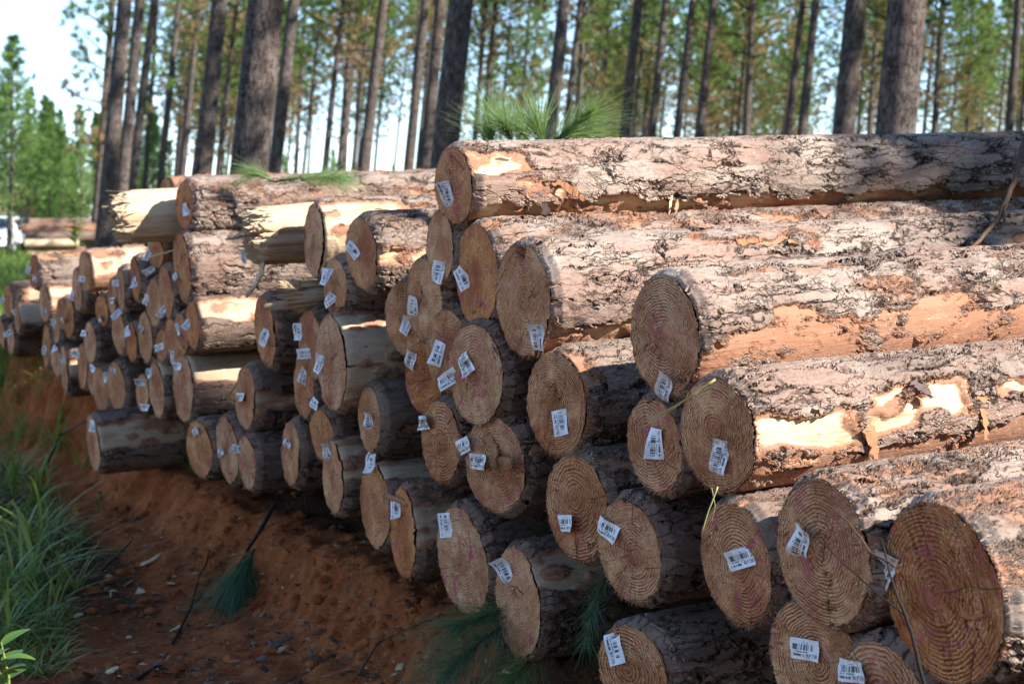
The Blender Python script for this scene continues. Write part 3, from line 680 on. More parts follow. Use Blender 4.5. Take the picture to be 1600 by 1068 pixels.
        V2, q2, t2, dk = ring_end(R * 1.004, kk, mm, nth, nr, .010 if near else .014, seed + 40)
        V2[:, 2] -= .0015
        rim = np.hypot(X[0], Yy[0]) / R; rr_ = np.hypot(V2[:, 0], V2[:, 1]) / (R * 1.004); tt_ = np.mod(np.arctan2(V2[:, 1], V2[:, 0]), 2 * np.pi)
        kf = 1 + (np.interp(tt_, th, rim, period=2 * np.pi) - 1) * rr_; V2[:, 0] *= kf; V2[:, 1] *= kf
        if lid == 'F63':                                  # V notch at the top of this face
            x_, y_ = V2[:, 0], V2[:, 1]; V2[:, 2] += .10 * np.clip(1 - np.abs(x_ - .005) / .035, 0, 1) * sst(R * .62, R * .92, y_)
        dark = dk.copy()
        # saw fuzz: short fibres standing off the lower rim
        nf = int((420 if Y < 5 else 260 if near else 80) * (2.2 if lid in ('F65', 'F73', 'F79', 'F46', 'F57', 'F74', 'F78') else 1))
        t_ = rs.normal(-1.75, .85, nf); r_ = R * rs.uniform(.93, 1.0, nf)
        px, py = r_ * np.cos(t_), r_ * np.sin(t_); pz = kk * px + mm * py - .002
        ln = rs.uniform(.005, .024, nf) * rs.uniform(.5, 1.2, nf); wd = rs.uniform(.0008, .0022, nf)
        jit = rs.normal(0, .45, nf); dx, dy = np.cos(t_ + jit), np.sin(t_ + jit)
        A_ = np.stack([px - dy * wd, py + dx * wd, pz], -1); B_ = np.stack([px + dy * wd, py - dx * wd, pz], -1)
        C_ = np.stack([px + dx * ln, py + dy * ln, pz - rs.uniform(0, .010, nf)], -1)
        n2 = len(V2); V2 = np.concatenate([V2, np.stack([A_, B_, C_], 1).reshape(-1, 3)]); t2 = np.concatenate([t2, n2 + np.arange(nf * 3).reshape(-1, 3)]); dark = np.concatenate([dark, np.zeros(nf * 3)])
        me2 = mesh_np('cut_end', V2, q2, t2)
        me2.attributes.new('rimdark', 'FLOAT', 'POINT').data.foreach_set('value', dark.astype(np.float32))
        e = obj('cut_end', me2, M['end'], o)
        e['tone'] = float(tone); e['ringamp'] = float(min(1., amp * 1.05 + .18)); e['ringfreq'] = float(rs.uniform(72, 108)); e['pink'] = float(rs.uniform(.3, .75) if lid not in ('F73', 'F78', 'F74') else .95)
        e['pith'] = [float(rs.uniform(-.02, .02)), float(rs.uniform(-.02, .03)), 0.0]
    for (tx, ty, an) in tags:
        TAGSEQ[0] += 1; make_tag(o, Mw, C, tx, ty, an + rs.uniform(-6, 6), Y, kk, mm, Y < 6.9, TAGSEQ[0])
    return o, R, Mw

LOGI = {}
for n_, rec in enumerate(LOGS): LOGI[rec[0]] = make_log(rec, n_)

# ---- loose bark flaps and splinters that belong to their logs
def flap(lid, l, al, L, W, mat, name, curl=.04, turn=0., seed=0):
    o, R, Mw = LOGI[lid]; rs = np.random.default_rng(seed); t0 = math.pi - R_(al)
    n = 15; L *= .72; W *= .62; rows = []
    for i in range(n):
        s = i / (n - 1); wd = W * (1 - .75 * s ** 1.6) * (.35 + 1.1 * rs.random()); hgt = .004 + curl * s ** 1.7
        ll = l + math.cos(turn) * L * s; tt = t0 + math.sin(turn) * L * s / R
        for sg in (-1, 1):
            t2 = tt + sg * wd / 2 / R * math.cos(turn); l2 = ll - sg * wd / 2 * math.sin(turn)
            for th_ in (0, .006):
                rr = R + .004 + hgt + th_; rows.append((rr * math.cos(t2), rr * math.sin(t2), l2 + rs.uniform(-.006, .006)))
    mb = MB(); q = []
    for i in range(n - 1):
        a = i * 4; b = a + 4
        q += [(a, a + 2, b + 2, b), (a + 1, b + 1, b + 3, a + 3), (a, b, b + 1, a + 1), (a + 2, a + 3, b + 3, b + 2)]
    q += [(0, 1, 3, 2), ((n - 1) * 4, (n - 1) * 4 + 2, (n - 1) * 4 + 3, (n - 1) * 4 + 1)]
    mb.add(rows, q); mb.build(name, mat, o)
for i, (lid, l, al, L, W, mt, nm, cu, tn) in enumerate([
    ('F61',.30,5,.16,.05,'redflake','bark_flap',.05,.5), ('F61',.24,-15,.18,.045,'flake','bark_flap',.05,.9), ('F61',.83,-30,.13,.016,'chip','splinter',.05,1.5), ('F61',.80,-18,.10,.014,'chip','splinter',.06,1.9),
    ('F61',1.35,8,.10,.06,'flake','bark_flap',.012,.2), ('F61',2.6,15,.12,.07,'flake','bark_flap',.015,3.0), ('F72',.36,8,.15,.07,'redflake','bark_flap',.05,1.4), ('F72',.78,15,.13,.07,'redflake','bark_flap',.04,1.8),
    ('F72',.55,45,.10,.05,'flake','bark_flap',.03,1.2), ('F72',1.2,20,.12,.06,'flake','bark_flap',.04,1.6), ('F72',.30,-28,.16,.08,'redflake','bark_flap',.03,.2), ('F70',.95,-35,.14,.08,'redflake','bark_flap',.04,.3), ('F70',1.1,-38,.12,.05,'chip','bark_flap',.03,.1),
    ('F63',.45,-40,.22,.05,'redflake','splinter',.05,-2.9), ('F63',.4,-30,.2,.03,'redflake','splinter',.03,2.9), ('F63',.75,52,.12,.05,'redflake','bark_flap',.02,.2), ('F63',1.0,50,.1,.05,'redflake','bark_flap',.02,2.8), ('F29',.25,20,.2,.07,'flake','bark_flap',.03,.1), ('F29',.45,-10,.16,.04,'chip','splinter',.04,.3),
    ('F51',.4,-20,.2,.04,'chip','splinter',.04,.4), ('F48',.04,75,.09,.07,'flake','bark_flap',.02,.4), ('F68',.05,25,.10,.06,'redflake','torn_flap',-.002,.4), ('F80',.35,60,.16,.08,'flake','bark_flap',.012,.1), ('F79',.7,80,.12,.06,'redflake','bark_flap',.02,.2),
    ('F26',.6,70,.14,.06,'flake','bark_flap',.03,.3), ('F26',1.5,75,.14,.06,'redflake','bark_flap',.03,.1), ('F26',2.1,75,.16,.05,'flake','bark_flap',.03,2.7), ('F24',.1,85,.1,.07,'redflake','bark_flap',.02,1), ('F45',.45,35,.16,.06,'redflake','bark_flap',.03,1.0)]):
    flap(lid, l, al, L, W, M[mt], nm, cu, tn, i)
# pale torn flap standing out of the ringed end, and the slat across the orange pointed end
def shred(lid, p0, p1, w, th, mat, name, seed, bow=.02):
    """a torn, fibrous strip of wood from p0 to p1 in the log's own frame"""
    o, R, Mw = LOGI[lid]; rs = np.random.default_rng(seed); p0, p1 = np.array(p0), np.array(p1); d = p1 - p0; d /= np.linalg.norm(d)
    s = np.cross(d, [0, 0, 1.]); s /= np.linalg.norm(s); n = np.cross(s, d); N, K = 12, 7; V = []
    for side in (1, -1):
        for i in range(N):
            t = i / (N - 1); ww = w * (.75 + .5 * rs.random()) * (1 - .35 * t)
            for k in range(K):
                f = k / (K - 1) - .5; en = rs.uniform(-.012, .02) if i in (0, N - 1) else 0
                V.append(p0 + (p1 - p0) * t + d * en + s * ww * f + n * (bow * math.sin(math.pi * t) + side * th * (.5 - .35 * abs(f) * 2) * rs.uniform(.6, 1.3)))
    q = []
    for i in range(N - 1):
        for k in range(K - 1):
            a = i * K + k; q.append((a, a + 1, a + K + 1, a + K)); b = a + N * K; q.append((b, b + K, b + K + 1, b + 1))
    for i in range(N - 1):
        for k in (0, K - 1):
            a = i * K + k; b = a + N * K; q.append((a, a + K, b + K, b))
    for k in range(K - 1):
        for i in (0, N - 1):
            a = i * K + k; b = a + N * K; q.append((a, b, b + 1, a + 1))
    obj(name, mesh_np(name, np.array(V), np.array(q), None, False), mat, o)
shred('F68', (.05, .085, -.01), (-.07, .012, -.045), .050, .018, M['redflake'], 'torn_flap', 1)
shred('F68', (-.055, .01, -.035), (-.17, .03, -.035), .042, .018, M['redflake'], 'torn_flap', 2)
shred('F57', (.13, .118, -.02), (-.06, .112, -.015), .026, .012, M['redflake'], 'broken_slat', 3, .006)
shred('F27', (-.02, -.08, .02), (-.05, -.24, -.06), .05, .02, M['torn'], 'hanging_splinter', 4)
shred('F31', (.02, .03, .0), (-.10, .06, -.16), .05, .012, M['torn'], 'splinter', 5)
shred('F31', (.04, -.03, .0), (-.05, -.03, -.20), .04, .012, M['torn'], 'splinter', 6)
# ================================================================== THE GROUND
def hgt(X, Y):
    X = np.asarray(X, float); Y = np.asarray(Y, float)
    q = ahx * X + ahy * Y - 2.49; s = -ahy * X + ahx * Y
    p = np.stack([X, Y, X * 0], -1)
    T = .36 + .42 * sst(9.1, 11.0, s) - .10 * sst(12.5, 20, s)
    wob = .16 * (fbm(p * 1.7, 3, 3) - .5) + .05 * (fbm(p * 7, 4, 2) - .5)
    gro = .16 * (fbm(np.stack([s * 5.5, q * .8, s * 0], -1), 21, 3) - .5)
    k = (.80 * sst(.0, .20, q + wob + gro) + .20 * sst(-.45, .10, q + wob)) * sst(.5, 2.0, s)
    back = 1 - .75 * sst(6, 14, q)
    edge = k * T * back
    rise = .10 * sst(6.5, 10, s) * (1 - sst(14, 24, s))
    near = np.exp(-((X + .5) ** 2 + (Y - 7) ** 2) / 200)
    n = .14 * (fbm(p * .8, 7, 3) - .5) * near + (.05 * (fbm(p * 4, 9, 3) - .5) + .075 * (fbm(p * 11, 12, 4) - .5)) * sst(30, 12, np.hypot(X, Y))
    dip = -.03 * np.exp(-((q + .5) / .4) ** 2)
    return edge + rise * (1 - k) + n + dip

def make_ground():
    def axis(lo, hi, dlo, dhi, far, d):
        a = list(np.arange(dlo, dhi + d, d)); x = dhi; st = d
        while x < hi: st *= 1.18; x += st; a.append(x)
        x = dlo; st = d
        while x > lo: st *= 1.18; x -= st; a.insert(0, x)
        return np.array(a)
    xs = axis(-900, 900, -4.2, 2.4, 0, .035); ys = axis(-60, 1500, 2.6, 11.5, 0, .035)
    X, Y = np.meshgrid(xs, ys); Z = hgt(X, Y)
    q = ahx * X + ahy * Y - 2.49; s = -ahy * X + ahx * Y
    nx, ny = len(xs), len(ys)
    i = (np.arange(nx - 1)[None] + (np.arange(ny - 1) * nx)[:, None]).ravel()
    me = mesh_np('ground', np.stack([X, Y, Z], -1).reshape(-1, 3), np.stack([i, i + 1, i + nx + 1, i + nx], 1))
    p = np.stack([X, Y, X * 0], -1)
    # leaf litter everywhere but on the fresh scar of the bank
    scar = np.exp(-((q - .04) / .26) ** 2) * sst(4.5, 5.8, s) * (1 - .40 * sst(9.3, 9.9, s))
    lit = .68 - .85 * scar - .34 * np.exp(-((X + .75) ** 2 + (Y - 6.6) ** 2) / .5) - .32 * np.exp(-((X + 2.0) ** 2 + (Y - 6.7) ** 2) / .5)
    lit = lit + .35 * sst(.35, .7, q)
    me.attributes.new('litter', 'FLOAT', 'POINT').data.foreach_set('value', lit.ravel().astype(np.float32))
    gr = sst(12.5, 15, Y) * .8 + .15 * sst(30, 60, Y) - .25 * np.exp(-((X + 5) ** 2 + (Y - 13.5) ** 2) / 3)
    me.attributes.new('grassy', 'FLOAT', 'POINT').data.foreach_set('value', gr.ravel().astype(np.float32))
    o = obj('ground', me, M['soil']); o['kind'] = 'structure'; return o
make_ground()

def H(x, y): return float(hgt(np.array([x]), np.array([y]))[0])
def hit(px, py):
    """ground point seen at a pixel of the photograph"""
    Y = np.arange(3.0, 18, .06); X = (px - CX) / F * Y; d = EYE + (HY - py) / F * Y - hgt(X, Y)
    m = np.nonzero(d < 0)[0]
    if len(m) == 0 or m[0] == 0: return None
    k = m[0]; f = d[k - 1] / (d[k - 1] - d[k]); y = Y[k - 1] + .06 * f; x = (px - CX) / F * y
    return Vector((x, y, EYE + (HY - py) / F * y))

# ================================================================== TREES
SUNAZ, SUNEL = R_(113), R_(34)
def blades(c, d, L, W, rs, n_seg=1, droop=0.):
    pass

def crown_mesh(seed, z0, z1, nbr, r0, tufts, nn, nlen, nwid, up=.25, cone=False, top=.3):
    """branches with tufts of needles; material 0 needles, 1 twig wood, 2 dead needles"""
    rs = np.random.default_rng(seed); cen = []; dirs = []; dead = []; mb = MB()
    for b in range(nbr):
        t = (b + rs.random()) / nbr; z = z0 + (z1 - z0) * t; az = b * 2.4 + rs.uniform(-.5, .5)
        if cone: L = r0 * ((1 - t) ** .85 + .06) * rs.uniform(.75, 1.15)
        else: L = r0 * (math.sin(math.pi * min(1, .22 + .80 * t)) ** .7 + .08) * rs.uniform(.55, 1.2)
        el = up + rs.uniform(-.22, .3) + (.6 * t if not cone else .35 * t)
        d = np.array([math.cos(az) * math.cos(el), math.sin(az) * math.cos(el), math.sin(el)])
        base = np.array([0, 0, z]); cur = .22 * L
        f = lambda s: base + d * L * s + np.array([0, 0, (.9 if not cone else .5) * cur * s * s - (.25 * L * s * (1 - s))])
        mb.tube([f(0), f(.5), f(1)], [.028 * L / 2 + .006, .02 * L / 2 + .004, .004], 4, False)
        isdead = (not cone) and t < .20
        for k in range(tufts):
            s = .30 + .70 * (k + rs.random()) / tufts
            side = rs.normal(0, .14 * L * (1.1 - .5 * s), 3) * np.array([1, 1, .6])
            c = f(s) + side
            if isdead and rs.random() < .55: continue
            cen.append(c); dd = d * .8 + side / (np.linalg.norm(side) + 1e-6) * .7 + np.array([0, 0, .55]); dirs.append(dd / np.linalg.norm(dd)); dead.append(isdead or (t < .30 and not cone and rs.random() < .12))
    cen = np.array(cen); dirs = np.array(dirs); dead = np.array(dead); n = len(cen)
    D = dirs[:, None, :] + rs.normal(0, .62, (n, nn, 3)); D /= np.linalg.norm(D, axis=-1, keepdims=True)
    Lr = nlen * rs.uniform(.65, 1.2, (n, nn, 1)); A = np.cross(D, rs.normal(0, 1, (n, nn, 3))); A /= np.linalg.norm(A, axis=-1, keepdims=True); A *= nwid * rs.uniform(.6, 1.3, (n, nn, 1))
    c = cen[:, None, :] - D * Lr * .1; mdl = c + D * Lr * .55; tip = c + D * Lr - np.array([0, 0, .12]) * Lr
    V = np.stack([c, mdl + A, tip, mdl - A], 2).reshape(-1, 3); nq = n * nn
    tv = np.array(mb.v, np.float32); q = np.concatenate([np.arange(nq * 4).reshape(-1, 4), np.array(mb.q) + nq * 4])
    me = mesh_np('crown', np.concatenate([V, tv]), q, None, False)
    mi = np.concatenate([np.repeat(np.where(dead, 2, 0), nn), np.full(len(mb.q), 1)]).astype(np.int32)
    me.polygons.foreach_set('material_index', mi); return me

def trunk_mesh(r, h, seed, n=14):
    rs = np.random.default_rng(seed); zs = np.concatenate([[-.3, 0, .25, .6], np.linspace(1.4, h, 16)]); th = np.arange(n) * 2 * np.pi / n
    T, Z = np.meshgrid(th, zs); sw = rs.uniform(-1, 1, 4) * .05
    rad = r * (1 - .80 * (np.clip(Z, 0, h) / h) ** 1.15) * (1 + .35 * np.exp(-np.clip(Z, 0, 9) / .25)) * (1 + .06 * (fbm(np.stack([np.cos(T) * 2, np.sin(T) * 2, Z * 1.3], -1) + seed, seed, 2) - .5))
    X = rad * np.cos(T) + sw[0] * np.sin(Z * .35 + sw[1] * 60) * np.clip(Z / 4, 0, 1); Y = rad * np.sin(T) + sw[2] * np.sin(Z * .3 + sw[3] * 60) * np.clip(Z / 4, 0, 1)
    i = np.arange(n); i2 = (i + 1) % n
    q = (np.stack([i, i2, i2 + n, i + n], 1)[None] + (np.arange(len(zs) - 1) * n)[:, None, None]).reshape(-1, 4)
    return mesh_np('trunk', np.stack([X, Y, Z], -1).reshape(-1, 3), q)

NEED = [M['needle'], M['twig'], M['dead']]
CROWNS = []
for i in range(6):
    me = crown_mesh(40 + i, 8.0 + .5 * (i % 3), 20 + (i % 2), 58, 2.6, 10, 40, .36, .0115)
    for m in NEED: me.materials.append(m)
    CROWNS.append(me)
YOUNG = []
for i in range(4):
    me = crown_mesh(70 + i, 1.6, 9.4, 74, 1.75, 8, 20, .32, .012, .35, True)
    for m in [M['needle_young'], M['twig'], M['dead']]: me.materials.append(m)
    YOUNG.append(me)
TRUNKS = [trunk_mesh(.17, 20.5, 900 + i, 10) for i in range(5)]
for m in TRUNKS: m.materials.append(M['trunk'])
YTR = trunk_mesh(.11, 9.3, 950, 8); YTR.materials.append(M['trunk'])

def tree(name, loc, lean, trunk, crown, label, group, sc=1., rot=0., csc=1., lower=None):
    r = empty(name, loc); r.rotation_euler = lean; r.scale = (sc,) * 3
    t = obj('trunk', trunk, M['trunk'], r); t.rotation_euler.z = rot
    c = obj('crown', crown, None, r); c.rotation_euler.z = rot; c.scale = (csc, csc, 1)
    if lower is not None:
        c.location.z = lower
    return tag(r, label, 'pine tree', group)

# traced trunks: x at the base end, y there, x at the top edge, y there, width px, label
FG = 'pines of the plantation behind the pile'
TR = [
 (150,340,175,30,13,'slim pine with dark foliage hanging on its left against open sky',-4.6), (166,379,203,0,25,'stout leaning pine whose foot shows beside the bright peeled log',0), (192,306,217,0,19,'dark pine directly right of the stout leaning pine',0), (207,301,241,0,15,'light grey sunlit pine, third of the close left cluster',0),
 (227,297,240,100,9,'thin pine rising just right of the light grey sunlit pine',0), (252,284,275,30,12,'dark slim pine above the long pale barked top log',0), (285,271,308,25,11,'slim pine left of a pair of thin tan trunks',0), (301,276,330,60,8,'tan thin trunk left of the broad dark pine',0),
 (323,276,351,0,27,'broad dark pine left of the thickest left trunk',0), (341,276,371,20,10,'slim dark pine between the broad dark pine and the thickest trunk',0), (353,276,376,80,6,'hair thin sunlit trunk beside the thickest left trunk',0), (400,275,428,0,58,'thickest dark trunk rising behind the needle spray on the left',0), (431,272,460,0,22,'pale sunlit trunk half hidden behind the thickest dark trunk',0),
 (475,262,500,30,7,'thin tan trunk alone in the open sky gap',0), (509,262,532,60,11,'dark trunk with drooping needle tufts in the sky gap',-1.2), (531,262,545,120,5,'very thin short pine in the sky gap',0), (551,278,578,0,9,'tan slim trunk left of a dark taller trunk',0), (567,281,599,0,19,'dark straight trunk in the middle of the bright sky gap',0), (584,284,604,70,6,'thin trunk hugging the dark straight trunk on its right',0),
 (637,284,665,0,17,'grey trunk left of a paler twin trunk',0), (661,287,688,0,20,'pale grey twin trunk left of the topmost log end',0), (703,240,727,0,42,'stout trunk rising directly behind the topmost log end',0), (741,219,760,0,10,'dark slim trunk behind the left of the green needle spray',0), (758,219,774,0,10,'slim trunk behind the middle of the green needle spray',0), (786,175,800,0,7,'thin dark trunk above the green needle spray',0),
 (825,187,843,10,6,'thin far trunk left of the grey sunlit trunk over the spray',0), (866,175,884,0,23,'grey sunlit trunk standing over the green needle spray',0), (891,147,908,0,12,'dark trunk right beside the grey sunlit trunk over the spray',0), (919,187,932,30,7,'faint trunk over the right tip of the needle spray',0), (936,219,951,30,8,'dark short looking trunk right of the needle spray',0),
 (978,219,999,0,19,'dark trunk first of a dark group right of the spray',0), (991,219,1010,0,9,'light strip trunk behind the first dark one right of the spray',0), (1005,219,1024,10,8,'thin trunk between two dark ones right of the spray',0), (1017,223,1039,0,14,'dark trunk second of the dark group right of the spray',0), (1031,223,1054,10,7,'thin lit trunk left of the third dark one',0), (1058,222,1082,0,14,'dark trunk third of the dark group right of the spray',0), (1069,222,1083,40,6,'thin shaded trunk close to the third dark one',0), (1091,222,1116,0,16,'dark trunk slightly bowed, last of the dark group',0),
 (1151,221,1171,0,8,'left one of two thin trunks near a blue sky patch',0), (1161,219,1183,0,7,'right one of two thin trunks near a blue sky patch',0), (1195,219,1207,80,4,'threadlike far trunk among bright green needles',0), (1223,218,1238,80,7,'thin dark trunk left of two mid sized ones',0), (1230,219,1257,0,13,'left one of two mid sized shaded trunks',0), (1253,219,1277,0,16,'right one of two mid sized shaded trunks',0),
 (1317,217,1339,0,36,'stout pine with bright sunlit right half',0), (1361,216,1376,40,6,'thin pale trunk between the two stoutest right trunks',0), (1372,216,1393,0,11,'trunk partly behind the thickest right trunk',0), (1412,216,1432,0,62,'thickest trunk on the right, dappled bark',0), (1444,216,1462,30,8,'pale trunk peeking out right of the thickest right trunk',0),
 (1484,217,1504,20,7,'slender sunlit cream trunk right of the thickest one',0), (1519,217,1533,60,6,'faint grey far trunk left of a cream one',0), (1562,215,1580,10,7,'slender cream trunk beside the dark right edge trunk',0), (1575,215,1591,0,16,'dark trunk near the right edge',0), (1594,215,1606,40,9,'trunk cut by the right edge',0),
]
def place_trunk(i, xb, yb, xt, yt, w, label, low):
    rs = np.random.default_rng(3000 + i)
    dia = .36 if w > 30 else .33 if w > 15 else .30 if w > 9 else .26
    D = min(dia * F / w, 170.); m = (xt - xb) / (yb - yt)            # px of lean per px of height
    x0 = xb - m * ((HY + EYE / D * F) - yb)                          # follow the lean down to the ground
    lean = math.atan(m); X = (x0 - CX) / F * D
    big = w > 9
    tm = trunk_mesh(dia * .53, 20.5, 1200 + i, 22 if w > 30 else 14) if big else TRUNKS[i % 5]
    sc = 1. if big else dia * .5 / .17
    sc = 1. if big else min(1.05, max(.8, sc))
    csc = 1.0; t = tree('pine_tree', (X, D, H(X, D) - .02), (rs.uniform(-.015, .015), lean, 0), tm, CROWNS[i % 6], label, FG, sc, rs.uniform(0, 6.28), csc, low if low else rs.uniform(-.3, 1.2) + (1.0 if D < 55 else 0))
    return t
TX = []
for i, (xb, yb, xt, yt, w, label, low) in enumerate(TR):
    t = place_trunk(i, xb, yb, xt, yt, w, label, low); TX.append((t.location.x, t.location.y))

# more of the plantation: rows running back, thin and alike at this distance
rs = np.random.default_rng(77); cnt = 0
def filler(n, x0, x1, d0, d1, label, group, zlow, gap):
    global cnt
    k = 0; tries = 0
    while k < n and tries < n * 60:
        tries += 1
        D = math.sqrt(rs.uniform(d0 * d0, d1 * d1)); x = rs.uniform(x0, x1); X = (x - CX) / F * D
        if any((X - a) ** 2 + (D - b) ** 2 < gap for a, b in TX): continue
        TX.append((X, D)); k += 1; cnt += 1
        tree('pine_tree', (X, D, H(X, D)), (rs.uniform(-.02, .02), rs.uniform(.05, .11), 0), TRUNKS[cnt % 5], CROWNS[rs.integers(6)], label, group, rs.uniform(.85, 1.12), rs.uniform(0, 6.28), rs.uniform(.9, 1.2), rs.uniform(-1.5, .8) + zlow)
filler(76, 690, 1700, 62, 210, 'slender far pine among many alike, deep in the wood behind the topmost log', 'far pines deep in the wood right of the sky gap', -1.2, 5.5)
filler(22, 205, 470, 70, 170, 'far pine among many alike, behind the left cluster of trunks', 'far pines behind the left trunk cluster', -.5, 7)
filler(14, 470, 690, 75, 150, 'far pine in the bright sky gap, foliage high above its bare stem', 'far pines of the sky gap', 1.8, 8)

# young bright green pines at the far left
YG = 'young pines beyond the far log heap'
for i, (x, ytop, D, wk, label) in enumerate([(14,78,58,1.15,'tallest young pine, pointed dark green top at the left edge'), (42,148,64,.9,'young pine leaning its tip beside the tallest one'), (78,186,66,.8,'bright young pine with narrow tip, third from the left edge'), (98,178,70,.8,'bright young pine behind the middle of the far log heap'), (128,172,66,.9,'bright young pine with pale trunk left of the slim leaning trees'), (150,184,72,.8,'young pine partly behind the slim leaning trees'),
    (262,225,95,.8,'small young pine seen between dark trunks over the long top log'), (345,232,95,.7,'small young pine showing left of the thickest trunk'), (445,246,95,.7,'tiny young pine top right of the thickest trunk'), (523,238,95,.8,'small bushy young pine in the sky gap'), (617,262,95,.7,'lowest young pine tip in the sky gap'), (205,215,90,.9,'young pine filling the gap inside the left trunk cluster'), (-22,110,60,1.1,'young pine mostly cut off by the left edge')]):
    X = (x - CX) / F * D; top = EYE + (HY - ytop) / F * D; sc = top / 9.5
    r = empty('young_pine', (X, D, H(X, D)), (0, .02, i)); r.scale = (sc * wk, sc * wk, sc)
    obj('trunk', YTR, M['trunk'], r); obj('crown', YOUNG[i % 4], None, r); tag(r, label, 'pine tree', YG)
for i in range(26):
    D = rs.uniform(76, 110); x = rs.uniform(-60, 240); X = (x - CX) / F * D; sc = rs.uniform(.62, .95)
    r = empty('young_pine', (X, D, H(X, D)), (0, 0, rs.uniform(0, 6))); r.scale = (sc, sc, sc)
    obj('trunk', YTR, M['trunk'], r); obj('crown', YOUNG[i % 4], None, r); tag(r, 'young pine deep in the green thicket beyond the far log heap', 'pine tree', 'young pines of the far thicket')

# unseen young pines, added on the sun side so their crowns shade the logs
SUN = Vector((math.sin(SUNAZ) * math.cos(SUNEL), math.cos(SUNAZ) * math.cos(SUNEL), math.sin(SUNEL)))
for i, (al, q, hh) in enumerate(SHADE):
    X = al * math.sin(SUNAZ) + q * -math.cos(SUNAZ); Y = al * math.cos(SUNAZ) + q * math.sin(SUNAZ); k = hh / 9.5
    r = empty('young_pine', (X, Y, 0), (0, 0, i)); r.scale = (k * 1.1, k * 1.1, k)
    obj('trunk', YTR, M['trunk'], r); obj('crown', YOUNG[i % 4], None, r); tag(r, 'unseen young pine added on the sun side to shade the logs', 'pine tree', 'unseen young pines added on the sun side to shade the logs')
# the wood goes on right of the pile, beyond the picture's edge
k = 0
for X in np.arange(8, 60, 4.6):
    for Y in np.arange(9, 66, 4.6):
        x, y = X + rs.uniform(-1.3, 1.3), Y + rs.uniform(-1.3, 1.3)
        if x / y < .40 or rs.random() < .25: continue
        tree('pine_tree', (x, y, H(x, y)), (rs.uniform(-.02, .02), rs.uniform(.05, .1), 0), TRUNKS[k % 5], CROWNS[k % 6], 'pine of the wood to the right of the log pile', 'pines right of the pile', rs.uniform(.9, 1.1), rs.uniform(0, 6), 1.1, rs.uniform(-1, .5)); k += 1
for i in range(75):  # unseen ring of young pines, added to block low sky light
    if i < 5: az = R_(rs.uniform(-190, -60)); d = rs.uniform(26, 36); w_ = 'left'
    else: az = R_(rs.uniform(72, 196)); d = rs.uniform(24, 36); w_ = 'right'
    X, Y = d * math.sin(az), d * math.cos(az); k = rs.uniform(1.05, 1.45)
    r = empty('young_pine', (X, Y, 0), (0, 0, rs.uniform(0, 6))); r.scale = (k * 1.3, k * 1.3, k)
    obj('trunk', YTR, M['trunk'], r); obj('crown', YOUNG[i % 4], None, r); tag(r, 'unseen young pine added to block sky light along the %s side of the road' % w_, 'pine tree', 'unseen young pines added to block sky light along the %s side of the road' % w_)
# ================================================================== SPRAYS, GRASS, LITTER
def needles(V, stem, n, L, w, rs, spread=.7, droop=.25, sec=4):
    """long thin curved needles along a stem (list of points); returns quads strips"""
    st = np.array(stem, float); m = len(st) - 1
    s = rs.random(n) ** .8 * m; k = np.minimum(s.astype(int), m - 1); f = (s - k)[:, None]
    base = st[k] * (1 - f) + st[k + 1] * f; d = st[k + 1] - st[k]; d /= np.linalg.norm(d, axis=1, keepdims=True)
    r = rs.normal(0, 1, (n, 3)); r -= d * (r * d).sum(1, keepdims=True); r /= np.linalg.norm(r, axis=1, keepdims=True)
    dr = d + r * spread * rs.uniform(.15, 1.7, (n, 1)) + np.repeat(rs.normal(0, .22, (n // 12 + 1, 3)), 12, 0)[:n]; dr /= np.linalg.norm(dr, axis=1, keepdims=True)
    ln = L * rs.uniform(.35, 1.15, (n, 1)); a = np.cross(dr, rs.normal(0, 1, (n, 3))); a /= np.linalg.norm(a, axis=1, keepdims=True)
    rows = []
    for j in range(sec):
        t = j / (sec - 1); p = base + dr * ln * t + np.array([0, 0, -droop]) * ln * t * t; wd = w * (1 - .8 * t)
        rows += [p - a * wd, p + a * wd]
    R = np.stack(rows, 1)                                            # n, 2*sec, 3
    o = len(V[0]); idx = np.arange(n)[:, None] * (2 * sec)
    q = np.concatenate([np.concatenate([idx + 2 * j, idx + 2 * j + 1, idx + 2 * j + 3, idx + 2 * j + 2], 1) for j in range(sec - 1)])
    V[0] = np.concatenate([V[0], R.reshape(-1, 3)]); V[1] = np.concatenate([V[1], q + o])

def spray(label, stems, n, L, mat, group=None, seed=0, spread=.7, droop=.25, w=.0009, cat='pine branch'):
    rs = np.random.default_rng(seed); base = stems[0][0]
    r = empty('pine_branch', base); V = [np.zeros((0, 3)), np.zeros((0, 4), int)]; mb = MB()
    for s in stems:
        loc = [np.array(p) - np.array(base) for p in s]; needles(V, loc, n, L, w, rs, spread, droop)
        mb.tube(loc, [.006 * (1 - .6 * i / len(loc)) for i in range(len(loc))], 6)
    mb.build('stem', M['twig'], r, True); me = mesh_np('needles', V[0], V[1], None, False); obj('needles', me, mat, r)
    return tag(r, label, cat, group)
v = lambda x, y, Y: tuple(P(x, y, Y))
spray('upright wispy needle spray on top of the pile, just behind the topmost log end', [[v(806,232,6.05), v(796,212,6.05), v(788,196,6.0)], [v(772,232,6.05), v(768,222,6.05), v(766,212,6.05)], [v(832,230,6.2), v(820,212,6.2), v(808,200,6.15)]], 240, .24, M['spray'], None, 1, .42, .10, .001)
spray('large bushy needle spray leaning right over the topmost log', [[v(858,230,6.1), v(880,210,6.1), v(905,190,6.05), v(922,178,6.0)], [v(850,228,6.2), v(880,216,6.2), v(912,204,6.2)], [v(850,228,6.0), v(846,216,6.0), v(842,204,6.0)]], 480, .22, M['spray'], None, 2, .48, .10, .001)
